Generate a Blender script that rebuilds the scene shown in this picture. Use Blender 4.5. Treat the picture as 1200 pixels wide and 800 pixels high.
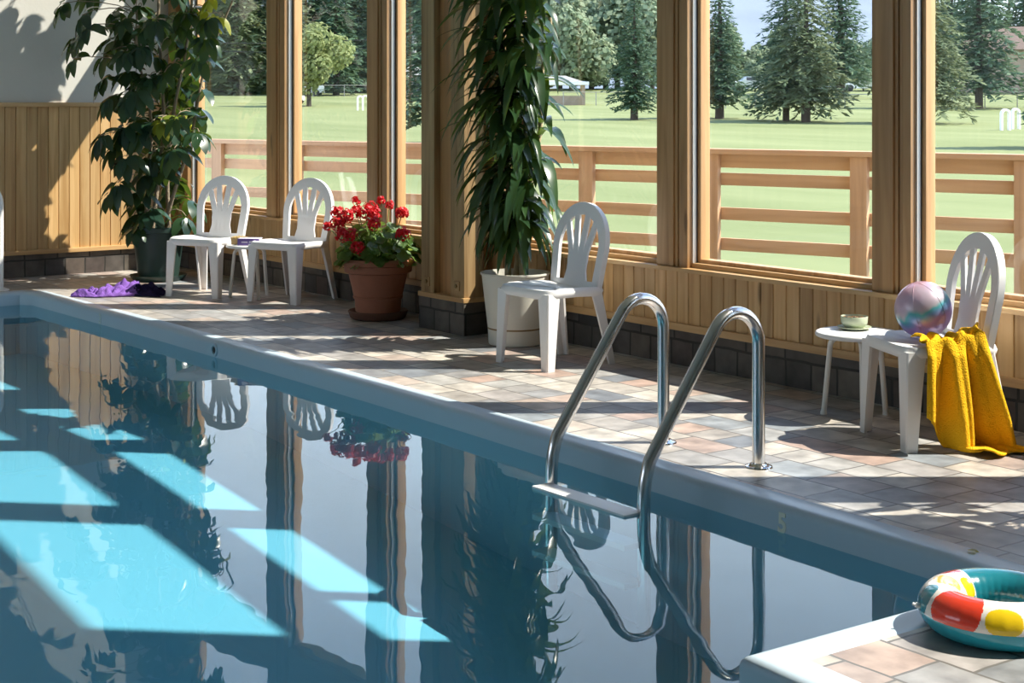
import bpy, bmesh, math, random
from mathutils import Vector, Matrix, noise as mn
for o in list(bpy.data.objects): bpy.data.objects.remove(o)
S = bpy.context.scene
COL = S.collection
R = math.radians
PI = math.pi

# ------------------------------------------------------------------ camera
cam = bpy.data.cameras.new('camera'); cam_o = bpy.data.objects.new('camera', cam); COL.objects.link(cam_o)
cam.sensor_width = 36; cam.lens = 1850/1200*36; cam.shift_y = -280/1200
cam.clip_end = 5000
cam_o.location = (0, 0, 1.4); cam_o.rotation_euler = (R(90), 0, R(53.5))
S.camera = cam_o
# ------------------------------------------------------------------ light
SUN_EL, SUN_E = 50, 9.0
SKY = 1.8
sd = Vector((.595*math.cos(R(SUN_EL)), .804*math.cos(R(SUN_EL)), math.sin(R(SUN_EL))))
sl = bpy.data.lights.new('sun', 'SUN'); sl.energy = SUN_E; sl.angle = R(.55); sl.color = (1, .93, .82)
so = bpy.data.objects.new('sun', sl); COL.objects.link(so)
so.rotation_euler = sd.to_track_quat('Z', 'Y').to_euler(); so.location = (5, 20, 20)
W = bpy.data.worlds.new('world'); S.world = W; W.use_nodes = True
nt = W.node_tree; nt.nodes.clear()
wo = nt.nodes.new('ShaderNodeOutputWorld'); bg = nt.nodes.new('ShaderNodeBackground')
tc = nt.nodes.new('ShaderNodeTexCoord'); sx = nt.nodes.new('ShaderNodeSeparateXYZ'); rp = nt.nodes.new('ShaderNodeValToRGB')
nt.links.new(tc.outputs['Generated'], sx.inputs[0]); nt.links.new(sx.outputs['Z'], rp.inputs[0])
cr = rp.color_ramp; cr.elements[0].position = 0; cr.elements[0].color = (1.2, 1.4, 1.62, 1)
cr.elements[1].position = 1; cr.elements[1].color = (.22, .40, .80, 1)
e = cr.elements.new(.25); e.color = (1.12, 1.33, 1.6, 1)
e = cr.elements.new(.5); e.color = (.50, .66, 1.0, 1)
bg.inputs['Strength'].default_value = SKY
nt.links.new(rp.outputs[0], bg.inputs[0]); nt.links.new(bg.outputs[0], wo.inputs[0])
S.view_settings.view_transform = 'Standard'
try: S.view_settings.look = 'None'
except Exception: pass
S.view_settings.exposure = 0.25; S.view_settings.gamma = 1; S.view_settings.use_curve_mapping = False
S.cycles.caustics_reflective = False; S.cycles.caustics_refractive = False
S.cycles.transparent_max_bounces = 24

# ------------------------------------------------------------------ materials
def nmat(name):
    m = bpy.data.materials.new(name); m.use_nodes = True
    n = m.node_tree.nodes; return m, n, m.node_tree.links, n['Principled BSDF']
def plain(name, c, r=.5, metal=0, bump=0, bscale=60, var=0, vscale=6, spec=.5, coat=0):
    m, n, l, p = nmat(name)
    p.inputs['Base Color'].default_value = (*c, 1); p.inputs['Roughness'].default_value = r
    p.inputs['Metallic'].default_value = metal; p.inputs['Specular IOR Level'].default_value = spec
    p.inputs['Coat Weight'].default_value = coat
    t = n.new('ShaderNodeTexCoord')
    if var:
        z = n.new('ShaderNodeTexNoise'); z.inputs['Scale'].default_value = vscale; z.inputs['Detail'].default_value = 5
        l.new(t.outputs['Object'], z.inputs['Vector'])
        mx = n.new('ShaderNodeMix'); mx.data_type = 'RGBA'
        mx.inputs[6].default_value = (*[max(0, v*(1-var)) for v in c], 1); mx.inputs[7].default_value = (*[min(1, v*(1+var)) for v in c], 1)
        l.new(z.outputs['Fac'], mx.inputs[0]); l.new(mx.outputs[2], p.inputs['Base Color'])
    if bump:
        z = n.new('ShaderNodeTexNoise'); z.inputs['Scale'].default_value = bscale; z.inputs['Detail'].default_value = 3
        l.new(t.outputs['Object'], z.inputs['Vector'])
        b = n.new('ShaderNodeBump'); b.inputs['Strength'].default_value = bump; b.inputs['Distance'].default_value = .01
        l.new(z.outputs['Fac'], b.inputs['Height']); l.new(b.outputs[0], p.inputs['Normal'])
    return m
def math_(n, l, op, a, b=None):
    k = n.new('ShaderNodeMath'); k.operation = op
    for i, v in enumerate((a, b)):
        if v is None: continue
        if isinstance(v, (int, float)): k.inputs[i].default_value = v
        else: l.new(v, k.inputs[i])
    return k.outputs[0]
def wood(name, dark, mid, light, axis='Z', board=0, rough=.5, bump=.25, grain=1.0, knots=True):
    """long grain along the axis; 'board' gives every board its own tone"""
    m, n, l, p = nmat(name)
    t = n.new('ShaderNodeTexCoord'); mp = n.new('ShaderNodeMapping')
    s = {'X': (1.2, 22, 22), 'Y': (22, 1.2, 22), 'Z': (22, 22, 1.2)}[axis]
    mp.inputs['Scale'].default_value = [v*grain for v in s]
    l.new(t.outputs['Object'], mp.inputs[0])
    vec = mp.outputs[0]; wn = None
    if board:
        sp = n.new('ShaderNodeSeparateXYZ'); l.new(t.outputs['Object'], sp.inputs[0])
        a = math_(n, l, 'ADD', sp.outputs[0], sp.outputs[1])
        a = math_(n, l, 'FLOOR', math_(n, l, 'DIVIDE', a, board))
        wn = n.new('ShaderNodeTexWhiteNoise'); wn.noise_dimensions = '1D'; l.new(a, wn.inputs['W'])
        off = n.new('ShaderNodeVectorMath'); off.operation = 'MULTIPLY_ADD'
        l.new(wn.outputs['Color'], off.inputs[0]); off.inputs[1].default_value = (40, 40, 40); l.new(vec, off.inputs[2]); vec = off.outputs[0]
    z = n.new('ShaderNodeTexNoise'); z.inputs['Scale'].default_value = 1; z.inputs['Detail'].default_value = 6; z.inputs['Distortion'].default_value = .6
    l.new(vec, z.inputs['Vector'])
    r = n.new('ShaderNodeValToRGB'); r.color_ramp.elements[0].position = .28; r.color_ramp.elements[0].color = (*dark, 1)
    r.color_ramp.elements[1].position = .72; r.color_ramp.elements[1].color = (*light, 1)
    e = r.color_ramp.elements.new(.5); e.color = (*mid, 1)
    l.new(z.outputs['Fac'], r.inputs[0]); col = r.outputs[0]
    if knots:
        v = n.new('ShaderNodeTexVoronoi'); v.inputs['Scale'].default_value = 1
        mk = n.new('ShaderNodeMapping'); mk.inputs['Scale'].default_value = {'X': (1.6, 7, 7), 'Y': (7, 1.6, 7), 'Z': (7, 7, 1.6)}[axis]
        l.new(t.outputs['Object'], mk.inputs[0]); l.new(mk.outputs[0], v.inputs['Vector'])
        kr = n.new('ShaderNodeMapRange'); kr.inputs[1].default_value = .06; kr.inputs[2].default_value = .13; kr.inputs[3].default_value = .75; kr.inputs[4].default_value = 0
        l.new(v.outputs['Distance'], kr.inputs[0])
        mx = n.new('ShaderNodeMix'); mx.data_type = 'RGBA'; mx.inputs[7].default_value = (*[c*.45 for c in dark], 1)
        l.new(kr.outputs[0], mx.inputs[0]); l.new(col, mx.inputs[6]); col = mx.outputs[2]
    if wn:
        mr = n.new('ShaderNodeMapRange'); mr.inputs[3].default_value = .78; mr.inputs[4].default_value = 1.15; l.new(wn.outputs['Value'], mr.inputs[0])
        hs = n.new('ShaderNodeHueSaturation'); l.new(mr.outputs[0], hs.inputs['Value']); l.new(col, hs.inputs['Color']); col = hs.outputs[0]
    l.new(col, p.inputs['Base Color']); p.inputs['Roughness'].default_value = rough
    b = n.new('ShaderNodeBump'); b.inputs['Strength'].default_value = bump; b.inputs['Distance'].default_value = .004
    l.new(z.outputs['Fac'], b.inputs['Height']); l.new(b.outputs[0], p.inputs['Normal'])
    return m
def stone(name, cols, bw, rh, mortar, msize, vertical=False, rough=.55, bump=.5, wobble=.012, rot=0.):
    m, n, l, p = nmat(name)
    t = n.new('ShaderNodeTexCoord'); sp = n.new('ShaderNodeSeparateXYZ'); l.new(t.outputs['Object'], sp.inputs[0])
    cb = n.new('ShaderNodeCombineXYZ')
    if vertical:
        l.new(math_(n, l, 'ADD', sp.outputs[0], sp.outputs[1]), cb.inputs[0]); l.new(sp.outputs[2], cb.inputs[1])
    else:
        l.new(sp.outputs[0], cb.inputs[0]); l.new(sp.outputs[1], cb.inputs[1])
    wz = n.new('ShaderNodeTexNoise'); wz.inputs['Scale'].default_value = 5; l.new(t.outputs['Object'], wz.inputs['Vector'])
    va = n.new('ShaderNodeVectorMath'); va.operation = 'MULTIPLY_ADD'; l.new(wz.outputs['Color'], va.inputs[0])
    va.inputs[1].default_value = (wobble*2,)*3; l.new(cb.outputs[0], va.inputs[2])
    mp = n.new('ShaderNodeMapping'); mp.inputs['Rotation'].default_value = (0, 0, rot); l.new(va.outputs[0], mp.inputs[0])
    br = n.new('ShaderNodeTexBrick'); br.inputs['Scale'].default_value = 1; br.offset = .37; br.offset_frequency = 2
    br.squash = .62; br.squash_frequency = 3
    br.inputs['Brick Width'].default_value = bw; br.inputs['Row Height'].default_value = rh
    br.inputs['Mortar Size'].default_value = msize; br.inputs['Mortar Smooth'].default_value = .15; br.inputs['Bias'].default_value = 0
    br.inputs['Color1'].default_value = (0, 0, 0, 1); br.inputs['Color2'].default_value = (1, 1, 1, 1); br.inputs['Mortar'].default_value = (0, 0, 0, 1)
    l.new(mp.outputs[0], br.inputs['Vector'])
    rp = n.new('ShaderNodeValToRGB'); rp.color_ramp.interpolation = 'LINEAR'
    els = rp.color_ramp.elements
    for i, c in enumerate(cols):
        pos = i/(len(cols)-1)
        if i == 0: els[0].position = 0; els[0].color = (*c, 1)
        elif i == len(cols)-1: els[-1].position = 1; els[-1].color = (*c, 1)
        else: e = els.new(pos); e.color = (*c, 1)
    l.new(br.outputs['Color'], rp.inputs[0])
    z = n.new('ShaderNodeTexNoise'); z.inputs['Scale'].default_value = 9; z.inputs['Detail'].default_value = 8; l.new(t.outputs['Object'], z.inputs['Vector'])
    zr = n.new('ShaderNodeMapRange'); zr.inputs[1].default_value = .3; zr.inputs[2].default_value = .7; zr.inputs[3].default_value = .62; zr.inputs[4].default_value = 1.3; l.new(z.outputs['Fac'], zr.inputs[0])
    hs = n.new('ShaderNodeHueSaturation'); l.new(rp.outputs[0], hs.inputs['Color']); l.new(zr.outputs[0], hs.inputs['Value'])
    mx = n.new('ShaderNodeMix'); mx.data_type = 'RGBA'; mx.inputs[7].default_value = (*mortar, 1)
    l.new(br.outputs['Fac'], mx.inputs[0]); l.new(hs.outputs[0], mx.inputs[6]); l.new(mx.outputs[2], p.inputs['Base Color'])
    p.inputs['Roughness'].default_value = rough
    h = math_(n, l, 'SUBTRACT', math_(n, l, 'MULTIPLY', z.outputs['Fac'], .5), br.outputs['Fac'])
    b = n.new('ShaderNodeBump'); b.inputs['Strength'].default_value = bump; b.inputs['Distance'].default_value = .006
    l.new(h, b.inputs['Height']); l.new(b.outputs[0], p.inputs['Normal'])
    return m
def leafmat(name, c1, c2, trans=.3, rough=.35, tcol=None, spec=.5):
    m, n, l, p = nmat(name)
    g = n.new('ShaderNodeNewGeometry')
    mx = n.new('ShaderNodeMix'); mx.data_type = 'RGBA'; mx.inputs[6].default_value = (*c1, 1); mx.inputs[7].default_value = (*c2, 1)
    l.new(g.outputs['Random Per Island'], mx.inputs[0]); l.new(mx.outputs[2], p.inputs['Base Color'])
    p.inputs['Roughness'].default_value = rough; p.inputs['Specular IOR Level'].default_value = spec
    tr = n.new('ShaderNodeBsdfTranslucent'); tr.inputs[0].default_value = (*(tcol or [min(1, v*2.2) for v in c2]), 1)
    ms = n.new('ShaderNodeMixShader'); ms.inputs[0].default_value = trans
    l.new(p.outputs[0], ms.inputs[1]); l.new(tr.outputs[0], ms.inputs[2])
    l.new(ms.outputs[0], n['Material Output'].inputs[0])
    return m
def two_sided_fresnel(n, l, ior, normal=None):
    # a thin sheet reflects alike from both sides (the node inverts the index on back faces)
    g = n.new('ShaderNodeNewGeometry'); v = n.new('ShaderNodeMix'); v.data_type = 'FLOAT'
    v.inputs[2].default_value = ior; v.inputs[3].default_value = 1/ior; l.new(g.outputs['Backfacing'], v.inputs[0])
    f = n.new('ShaderNodeFresnel'); l.new(v.outputs[0], f.inputs[0])
    if normal: l.new(normal, f.inputs['Normal'])
    return f
def thin_glass(name, tint=(.97, .98, .97), ior=1.45):
    m, n, l, p = nmat(name); n.remove(p)
    f = two_sided_fresnel(n, l, ior)
    t = n.new('ShaderNodeBsdfTransparent'); t.inputs[0].default_value = (*tint, 1)
    g = n.new('ShaderNodeBsdfGlossy'); g.inputs['Roughness'].default_value = 0
    ms = n.new('ShaderNodeMixShader'); l.new(f.outputs[0], ms.inputs[0]); l.new(t.outputs[0], ms.inputs[1]); l.new(g.outputs[0], ms.inputs[2])
    l.new(ms.outputs[0], n['Material Output'].inputs[0]); return m
def water_mat():
    m, n, l, p = nmat('pool_water'); n.remove(p)
    t = n.new('ShaderNodeTexCoord'); mp = n.new('ShaderNodeMapping'); mp.inputs['Scale'].default_value = (1, 1, 1)
    l.new(t.outputs['Object'], mp.inputs[0])
    z = n.new('ShaderNodeTexNoise'); z.inputs['Scale'].default_value = 2.2; z.inputs['Detail'].default_value = 2; l.new(mp.outputs[0], z.inputs['Vector'])
    b = n.new('ShaderNodeBump'); b.inputs['Strength'].default_value = .10; b.inputs['Distance'].default_value = .02; l.new(z.outputs['Fac'], b.inputs['Height'])
    f = two_sided_fresnel(n, l, 1.33, b.outputs[0])
    tr = n.new('ShaderNodeBsdfTransparent'); tr.inputs[0].default_value = (.52, .80, .88, 1)
    g = n.new('ShaderNodeBsdfGlossy'); g.inputs['Roughness'].default_value = 0.0; l.new(b.outputs[0], g.inputs['Normal'])
    ms = n.new('ShaderNodeMixShader'); l.new(f.outputs[0], ms.inputs[0]); l.new(tr.outputs[0], ms.inputs[1]); l.new(g.outputs[0], ms.inputs[2])
    l.new(ms.outputs[0], n['Material Output'].inputs[0]); return m

M = {}
M['post'] = wood('rough_post_wood', (.22, .125, .05), (.40, .25, .11), (.52, .35, .17), 'Z', rough=.7, bump=.6)
M['frame'] = wood('frame_wood', (.34, .18, .07), (.46, .26, .11), (.55, .33, .15), 'Z', rough=.4, bump=.12)
M['frameX'] = wood('frame_wood_level', (.36, .20, .08), (.50, .30, .13), (.60, .38, .18), 'X', rough=.4, bump=.12)
M['jamb'] = wood('outer_jamb_wood', (.50, .26, .10), (.62, .35, .15), (.70, .42, .2), 'Z', rough=.45, bump=.1, knots=False)
M['board'] = wood('pine_board', (.48, .27, .10), (.62, .39, .17), (.70, .47, .23), 'Z', board=.088, rough=.45, bump=.12)
M['boardx'] = wood('pine_trim', (.45, .25, .10), (.58, .36, .16), (.66, .44, .22), 'X', rough=.45, bump=.12, knots=False)
M['boardy'] = wood('pine_trim_end', (.45, .25, .10), (.58, .36, .16), (.66, .44, .22), 'Y', rough=.45, bump=.12, knots=False)
M['plank'] = wood('smooth_plank', (.36, .17, .06), (.46, .23, .085), (.52, .28, .11), 'Z', rough=.4, bump=.1)
M['plaster'] = plain('wall_plaster', (.66, .645, .60), .85, bump=.1, bscale=40, var=.04)
M['ceil'] = plain('ceiling_paint', (.60, .56, .50), .9)
M['slate'] = stone('slate_tiles', [(.20, .22, .25), (.42, .38, .34), (.29, .29, .30), (.53, .48, .42), (.44, .32, .27), (.37, .37, .37), (.56, .51, .45), (.27, .30, .33)], .27, .19, (.16, .15, .14), .0055, rough=.42, bump=.35)
M['base'] = stone('slate_wall_base', [(.04, .04, .04), (.13, .11, .09), (.065, .065, .07), (.17, .145, .115), (.08, .055, .05), (.11, .11, .10)], .27, .145, (.03, .028, .025), .007, vertical=True, rough=.6, bump=.8)
M['coping'] = plain('white_coping', (.52, .63, .72), .35, var=.03)
M['pool'] = plain('pale_blue_pool_lining', (.44, .68, .80), .6)
M['white'] = plain('white_plastic', (.87, .86, .86), .38, var=.02)
M['whitemetal'] = plain('white_painted_metal', (.80, .79, .76), .4)
M['steel'] = plain('brushed_steel', (.72, .71, .70), .20, metal=1)
M['steel2'] = plain('bright_steel', (.8, .79, .77), .14, metal=1)
M['terra'] = plain('terracotta', (.40, .15, .085), .7, var=.15, vscale=9, bump=.15)
M['soil'] = plain('soil', (.06, .04, .025), .95, bump=.9, bscale=50)
M['darkpot'] = plain('dark_green_plastic', (.030, .060, .050), .35)
M['whitepot'] = plain('ivory_plastic', (.72, .70, .62), .4, var=.05)
M['brown'] = plain('brown_band', (.25, .16, .06), .5)
M['bark'] = plain('grey_bark', (.28, .22, .15), .9, var=.35, vscale=20, bump=.8)
M['cane'] = plain('pale_cane', (.45, .36, .20), .8, var=.3, vscale=25, bump=.5)
M['scheff'] = leafmat('umbrella_plant_leaf', (.012, .038, .034), (.034, .080, .036), .18, .24, (.20, .32, .03))
M['young'] = leafmat('young_yellow_leaf', (.16, .24, .03), (.35, .34, .05), .45, .4, (.6, .6, .06))
M['drac'] = leafmat('dracaena_leaf', (.012, .036, .022), (.034, .080, .026), .18, .27, (.26, .42, .05))
M['geran'] = leafmat('geranium_leaf', (.05, .11, .025), (.12, .22, .05), .35, .5, (.40, .55, .10))
M['petal'] = leafmat('red_petal', (.55, .008, .02), (.78, .02, .03), .25, .5, (.9, .03, .03))
M['stem'] = plain('green_stem', (.20, .28, .08), .6)
M['purple'] = plain('purple_terry', (.24, .12, .46), .95, bump=.9, bscale=160, spec=.1)
M['dark_purple'] = plain('dark_purple_terry', (.022, .018, .06), .95, bump=.9, bscale=160, spec=.1)
M['yellow'] = plain('yellow_terry', (.95, .53, .02), .95, bump=1.0, bscale=170, spec=.1)
M['glass'] = thin_glass('window_glass')
M['water'] = water_mat()
M['gasketw'] = plain('white_gasket', (.75, .75, .73), .5)
M['gasketd'] = plain('dark_gasket', (.10, .10, .12), .6)
M['rail'] = wood('deck_rail_wood', (.42, .23, .13), (.55, .32, .19), (.62, .38, .23), 'X', rough=.7, bump=.1, knots=False, grain=.6)
M['railz'] = wood('deck_post_wood', (.42, .23, .13), (.55, .32, .19), (.62, .38, .23), 'Z', rough=.7, bump=.1, knots=False, grain=.6)
M['conif'] = leafmat('conifer_needles', (.045, .095, .065), (.10, .155, .085), .15, .7, spec=.2)
M['conif2'] = leafmat('olive_conifer_needles', (.09, .13, .07), (.18, .21, .11), .15, .7, spec=.2)
M['decid'] = leafmat('pale_green_leaves', (.17, .21, .085), (.27, .30, .13), .25, .7, spec=.2)
M['hazy'] = leafmat('grey_green_leaves', (.16, .22, .14), (.26, .30, .19), .2, .8, spec=.1)
M['trunk'] = plain('dark_trunk', (.075, .06, .048), .95, var=.3)
M['roof'] = plain('brown_shingle', (.16, .11, .085), .9, var=.2, vscale=2)
M['roofg'] = plain('grey_shingle', (.30, .29, .27), .9, var=.15, vscale=2)
M['siding'] = plain('tan_siding', (.34, .26, .20), .9, var=.1)
M['white_paint'] = plain('white_paint', (.82, .82, .80), .6)
M['black'] = plain('black_rubber', (.02, .02, .02), .6)
M['hill'] = plain('hazed_forest_hill', (.20, .235, .28), 1, var=.2, vscale=.02, spec=0)  # aerial haze is mixed into the hill's base colour
m, n, l, p = nmat('mown_grass'); M['grass'] = m
t_ = n.new('ShaderNodeTexCoord')
z1 = n.new('ShaderNodeTexNoise'); z1.inputs['Scale'].default_value = .12; z1.inputs['Detail'].default_value = 8; z1.inputs['Roughness'].default_value = .65
mp_ = n.new('ShaderNodeMapping'); mp_.inputs['Rotation'].default_value = (0, 0, R(-53)); mp_.inputs['Scale'].default_value = (.35, 1.6, 1)
l.new(t_.outputs['Object'], mp_.inputs[0]); l.new(mp_.outputs[0], z1.inputs['Vector'])
r_ = n.new('ShaderNodeValToRGB'); r_.color_ramp.elements[0].position = .33; r_.color_ramp.elements[0].color = (.170, .200, .085, 1)
r_.color_ramp.elements[1].position = .68; r_.color_ramp.elements[1].color = (.255, .280, .135, 1)
l.new(z1.outputs['Fac'], r_.inputs[0]); l.new(r_.outputs[0], p.inputs['Base Color']); p.inputs['Roughness'].default_value = .95; p.inputs['Specular IOR Level'].default_value = .1

# ------------------------------------------------------------------ builders
class MB:
    def __init__(s): s.bm = bmesh.new()
    def quad(s, pts, mi=0):
        f = s.bm.faces.new([s.bm.verts.new(p) for p in pts]); f.material_index = mi; return f
    def box(s, lo, hi, mi=0, bev=0, mat=None):
        b = bmesh.new(); bmesh.ops.create_cube(b, size=1)
        for v in b.verts:
            v.co = Vector([lo[i] + (v.co[i]+.5)*(hi[i]-lo[i]) for i in range(3)])
        if bev: bmesh.ops.bevel(b, geom=list(b.edges), offset=bev, segments=2, affect='EDGES', profile=.7)
        if mat: bmesh.ops.transform(b, matrix=mat, verts=b.verts)
        s.merge(b, mi)
    def merge(s, b, mi=0):
        mp = {v: s.bm.verts.new(v.co) for v in b.verts}
        for f in b.faces:
            try: g = s.bm.faces.new([mp[v] for v in f.verts]); g.material_index = mi
            except ValueError: pass
        b.free()
    def tube(s, pts, r, seg=12, mi=0, caps=True, rad=None):
        pts = [Vector(p) for p in pts]; n = len(pts); rings = []
        up = None
        for i, p in enumerate(pts):
            d = (pts[min(i+1, n-1)] - pts[max(i-1, 0)]).normalized()
            if up is None:
                up = d.orthogonal().normalized()
            u = (up - d*up.dot(d)).normalized(); up = u; w = d.cross(u)
            rr = rad[i] if rad else r
            rings.append([s.bm.verts.new(p + (u*math.cos(a)+w*math.sin(a))*rr) for a in [2*PI*k/seg for k in range(seg)]])
        for a, b in zip(rings, rings[1:]):
            for k in range(seg):
                f = s.bm.faces.new((a[k], a[(k+1) % seg], b[(k+1) % seg], b[k])); f.material_index = mi
        if caps:
            for rg, rev in ((rings[0], True), (rings[-1], False)):
                f = s.bm.faces.new(rg[::-1] if rev else rg); f.material_index = mi
    def lathe(s, prof, seg=40, mi=0, c=(0, 0, 0)):
        rings = []
        for r, z in prof:
            if r < 1e-6: rings.append([s.bm.verts.new((c[0], c[1], c[2]+z))])
            else: rings.append([s.bm.verts.new((c[0]+r*math.cos(2*PI*k/seg), c[1]+r*math.sin(2*PI*k/seg), c[2]+z)) for k in range(seg)])
        for a, b in zip(rings, rings[1:]):
            for k in range(seg):
                k2 = (k+1) % seg
                if len(a) == 1 and len(b) == 1: continue
                vs = [a[0], b[k2], b[k]] if len(a) == 1 else ([a[k], a[k2], b[0]] if len(b) == 1 else [a[k], a[k2], b[k2], b[k]])
                f = s.bm.faces.new(vs); f.material_index = mi
    def ribbon(s, pts, wid, side, nor, th, mi=0):
        """flat bar along pts; side / nor = unit vectors (or lists)"""
        rows = []
        for i, p in enumerate(pts):
            p = Vector(p); w = wid[i] if isinstance(wid, (list, tuple)) else wid
            sd_ = Vector(side[i] if isinstance(side, list) else side); nn = Vector(nor[i] if isinstance(nor, list) else nor)
            rows.append([s.bm.verts.new(p + sd_*a*w/2 + nn*b*th/2) for a, b in ((-1, -1), (1, -1), (1, 1), (-1, 1))])
        for a, b in zip(rows, rows[1:]):
            for k in range(4):
                f = s.bm.faces.new((a[k], a[(k+1) % 4], b[(k+1) % 4], b[k])); f.material_index = mi
        s.bm.faces.new(rows[0][::-1]).material_index = mi; s.bm.faces.new(rows[-1]).material_index = mi
    def leaf(s, base, d, nor, L, Wd, droop=.3, fold=.2, seg=4, shape=None, mi=0):
        base = Vector(base); d = Vector(d).normalized(); nor = Vector(nor); nor = (nor - d*nor.dot(d))
        nor = nor.normalized() if nor.length > 1e-4 else d.orthogonal().normalized()
        side = d.cross(nor); p = base.copy(); rows = []
        for i in range(seg+1):
            t = i/seg
            w = Wd*(shape(t) if shape else max(.0, math.sin(PI*min(1, t*.92+.04)))**.8)
            c = s.bm.verts.new(p)
            if w < Wd*.06: rows.append([c])
            else: rows.append([s.bm.verts.new(p - side*w/2 + nor*fold*w/2), c, s.bm.verts.new(p + side*w/2 + nor*fold*w/2)])
            nd = (d + Vector((0, 0, -1))*droop/seg*1.3).normalized()
            p = p + nd*(L/seg); d = nd; nor = side.cross(d)*-1 if False else (nor - d*nor.dot(d)).normalized()
        for a, b in zip(rows, rows[1:]):
            if len(a) == 3 and len(b) == 3:
                for k in (0, 1): s.bm.faces.new((a[k], a[k+1], b[k+1], b[k])).material_index = mi
            elif len(a) == 3: s.bm.faces.new((a[0], a[1], b[0])).material_index = mi; s.bm.faces.new((a[1], a[2], b[0])).material_index = mi
            elif len(b) == 3: s.bm.faces.new((a[0], b[1], b[0])).material_index = mi; s.bm.faces.new((a[0], b[2], b[1])).material_index = mi
    def build(s, name, mats, parent=None, smooth=True, angle=38, loc=None, fix=True):
        if fix: bmesh.ops.recalc_face_normals(s.bm, faces=s.bm.faces)
        me = bpy.data.meshes.new(name); s.bm.to_mesh(me); s.bm.free()
        for m in (mats if isinstance(mats, (list, tuple)) else [mats]): me.materials.append(m)
        if smooth and len(me.polygons):
            me.polygons.foreach_set('use_smooth', [True]*len(me.polygons)); me.set_sharp_from_angle(angle=R(angle))
        o = bpy.data.objects.new(name, me); COL.objects.link(o)
        if parent: o.parent = parent
        if loc: o.location = loc
        return o
def tag(o, label=None, cat=None, group=None, kind=None):
    if label: o['label'] = label
    if cat: o['category'] = cat
    if group: o['group'] = group
    if kind: o['kind'] = kind
    return o
def thing(name, label, cat, loc=(0, 0, 0), rz=0, group=None, kind=None):
    o = bpy.data.objects.new(name, None); COL.objects.link(o); o.location = loc; o.rotation_euler = (0, 0, rz)
    o.empty_display_size = .1
    return tag(o, label, cat, group, kind)
def kids(o): return [c for c in bpy.data.objects if c.parent == o]
def dup(o, parent=None):
    c = o.copy(); COL.objects.link(c); c.parent = parent
    for k in kids(o): dup(k, c)
    return c
def struct(name, mb, mats, parent=None, **k):
    o = mb.build(name, mats, parent, **k)
    if not parent: o['kind'] = 'structure'
    return o
def ground_at(u, D):                 # a bearing (u on a 1200 wide frame) and a distance -> world x, y
    x = (u-600)/1850*D
    return x*.595 - .804*D, x*.804 + .595*D
def lawn_z(D):
    return -.45 + (1.686e-4*(min(D, 160)-20)**2 if D > 20 else 0)

# ------------------------------------------------------------------ pool, deck
PATH = [(-11.5, -6), (-11.5, 4.0), (-11.42, 4.065), (-9.2, 4.10), (-6.7, 4.09), (-5.74, 4.065), (-4.18, 4.02), (-3.16, 3.985), (-2.93, 3.96), (-2.85, 3.88), (-2.87, 2.84), (0.3, 2.62)]
def offset(path, d):
    out = []
    for i, p in enumerate(path):
        p = Vector(p); a = (p - Vector(path[i-1])).normalized() if i else None
        b = (Vector(path[i+1]) - p).normalized() if i < len(path)-1 else None
        if a is None: a = b
        if b is None: b = a
        na = Vector((-a.y, a.x)); nb = Vector((-b.y, b.x)); m_ = (na+nb).normalized()
        out.append(p + m_*d/max(.3, m_.dot(na)))
    return out
def POOL_Z(x):                     # the floor falls towards the deep end
    pts = [(-11.5, .36), (-8, .34), (-6.4, .43), (-5, .52), (-2.9, .60), (4, .8)]
    for (a, p), (b, q) in zip(pts, pts[1:]):
        if x <= b: return -.09 - (p + (q-p)*(x-a)/(b-a))
    return -.9
mb = MB()
rows = []
for off, z in ((0, -1.2), (0, -.024), (.004, -.010), (.014, 0.0), (.03, .004), (.115, .004), (.125, 0), (.128, -.05)):
    rows.append([mb.bm.verts.new((q.x, q.y, z)) for q in offset(PATH, off)])
for a, b in zip(rows, rows[1:]):
    for k in range(len(a)-1): mb.bm.faces.new((a[k], a[k+1], b[k+1], b[k]))
struct('trim_1', mb, M['coping'])
bpy.data.objects['trim_1'].name = 'pool_coping'
# deck: the slate floor round the pool
mb = MB()
off = offset(PATH, .09)
poly = [(q.x, q.y) for q in off] + [(4, 2.62), (4, 5.9), (-12.7, 5.9), (-12.7, -6)]
vs = [mb.bm.verts.new((x, y, 0)) for x, y in poly]
f = mb.bm.faces.new(vs)
bot = bmesh.ops.extrude_face_region(mb.bm, geom=[f]); 
for v in [g for g in bot['geom'] if isinstance(g, bmesh.types.BMVert)]: v.co.z = -.12
bmesh.ops.triangulate(mb.bm, faces=mb.bm.faces)
struct('floor', mb, M['slate'], smooth=False)
mb = MB()
xs = [-11.5, -8, -6.4, -5, -2.9, 4]
for a, b in zip(xs, xs[1:]): mb.quad([(a, -6, POOL_Z(a)), (b, -6, POOL_Z(b)), (b, 4.2, POOL_Z(b)), (a, 4.2, POOL_Z(a))])
struct('pool_floor', mb, M['pool'], smooth=False)
mb = MB()
wp = [(-11.5, -6), (4, -6), (4, 2.4), (0.3, 2.62), (-2.87, 2.84), (-2.85, 3.88), (-2.93, 3.96)] + [p for p in PATH[7:1:-1]] + [(-11.5, 4.0)]
mb.bm.faces.new([mb.bm.verts.new((x, y, -.09)) for x, y in wp])
bmesh.ops.triangulate(mb.bm, faces=mb.bm.faces)
o = mb.build('pool_water', M['water'], smooth=False)
tag(o, 'still blue water filling the swimming pool', 'water', kind='stuff')

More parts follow.
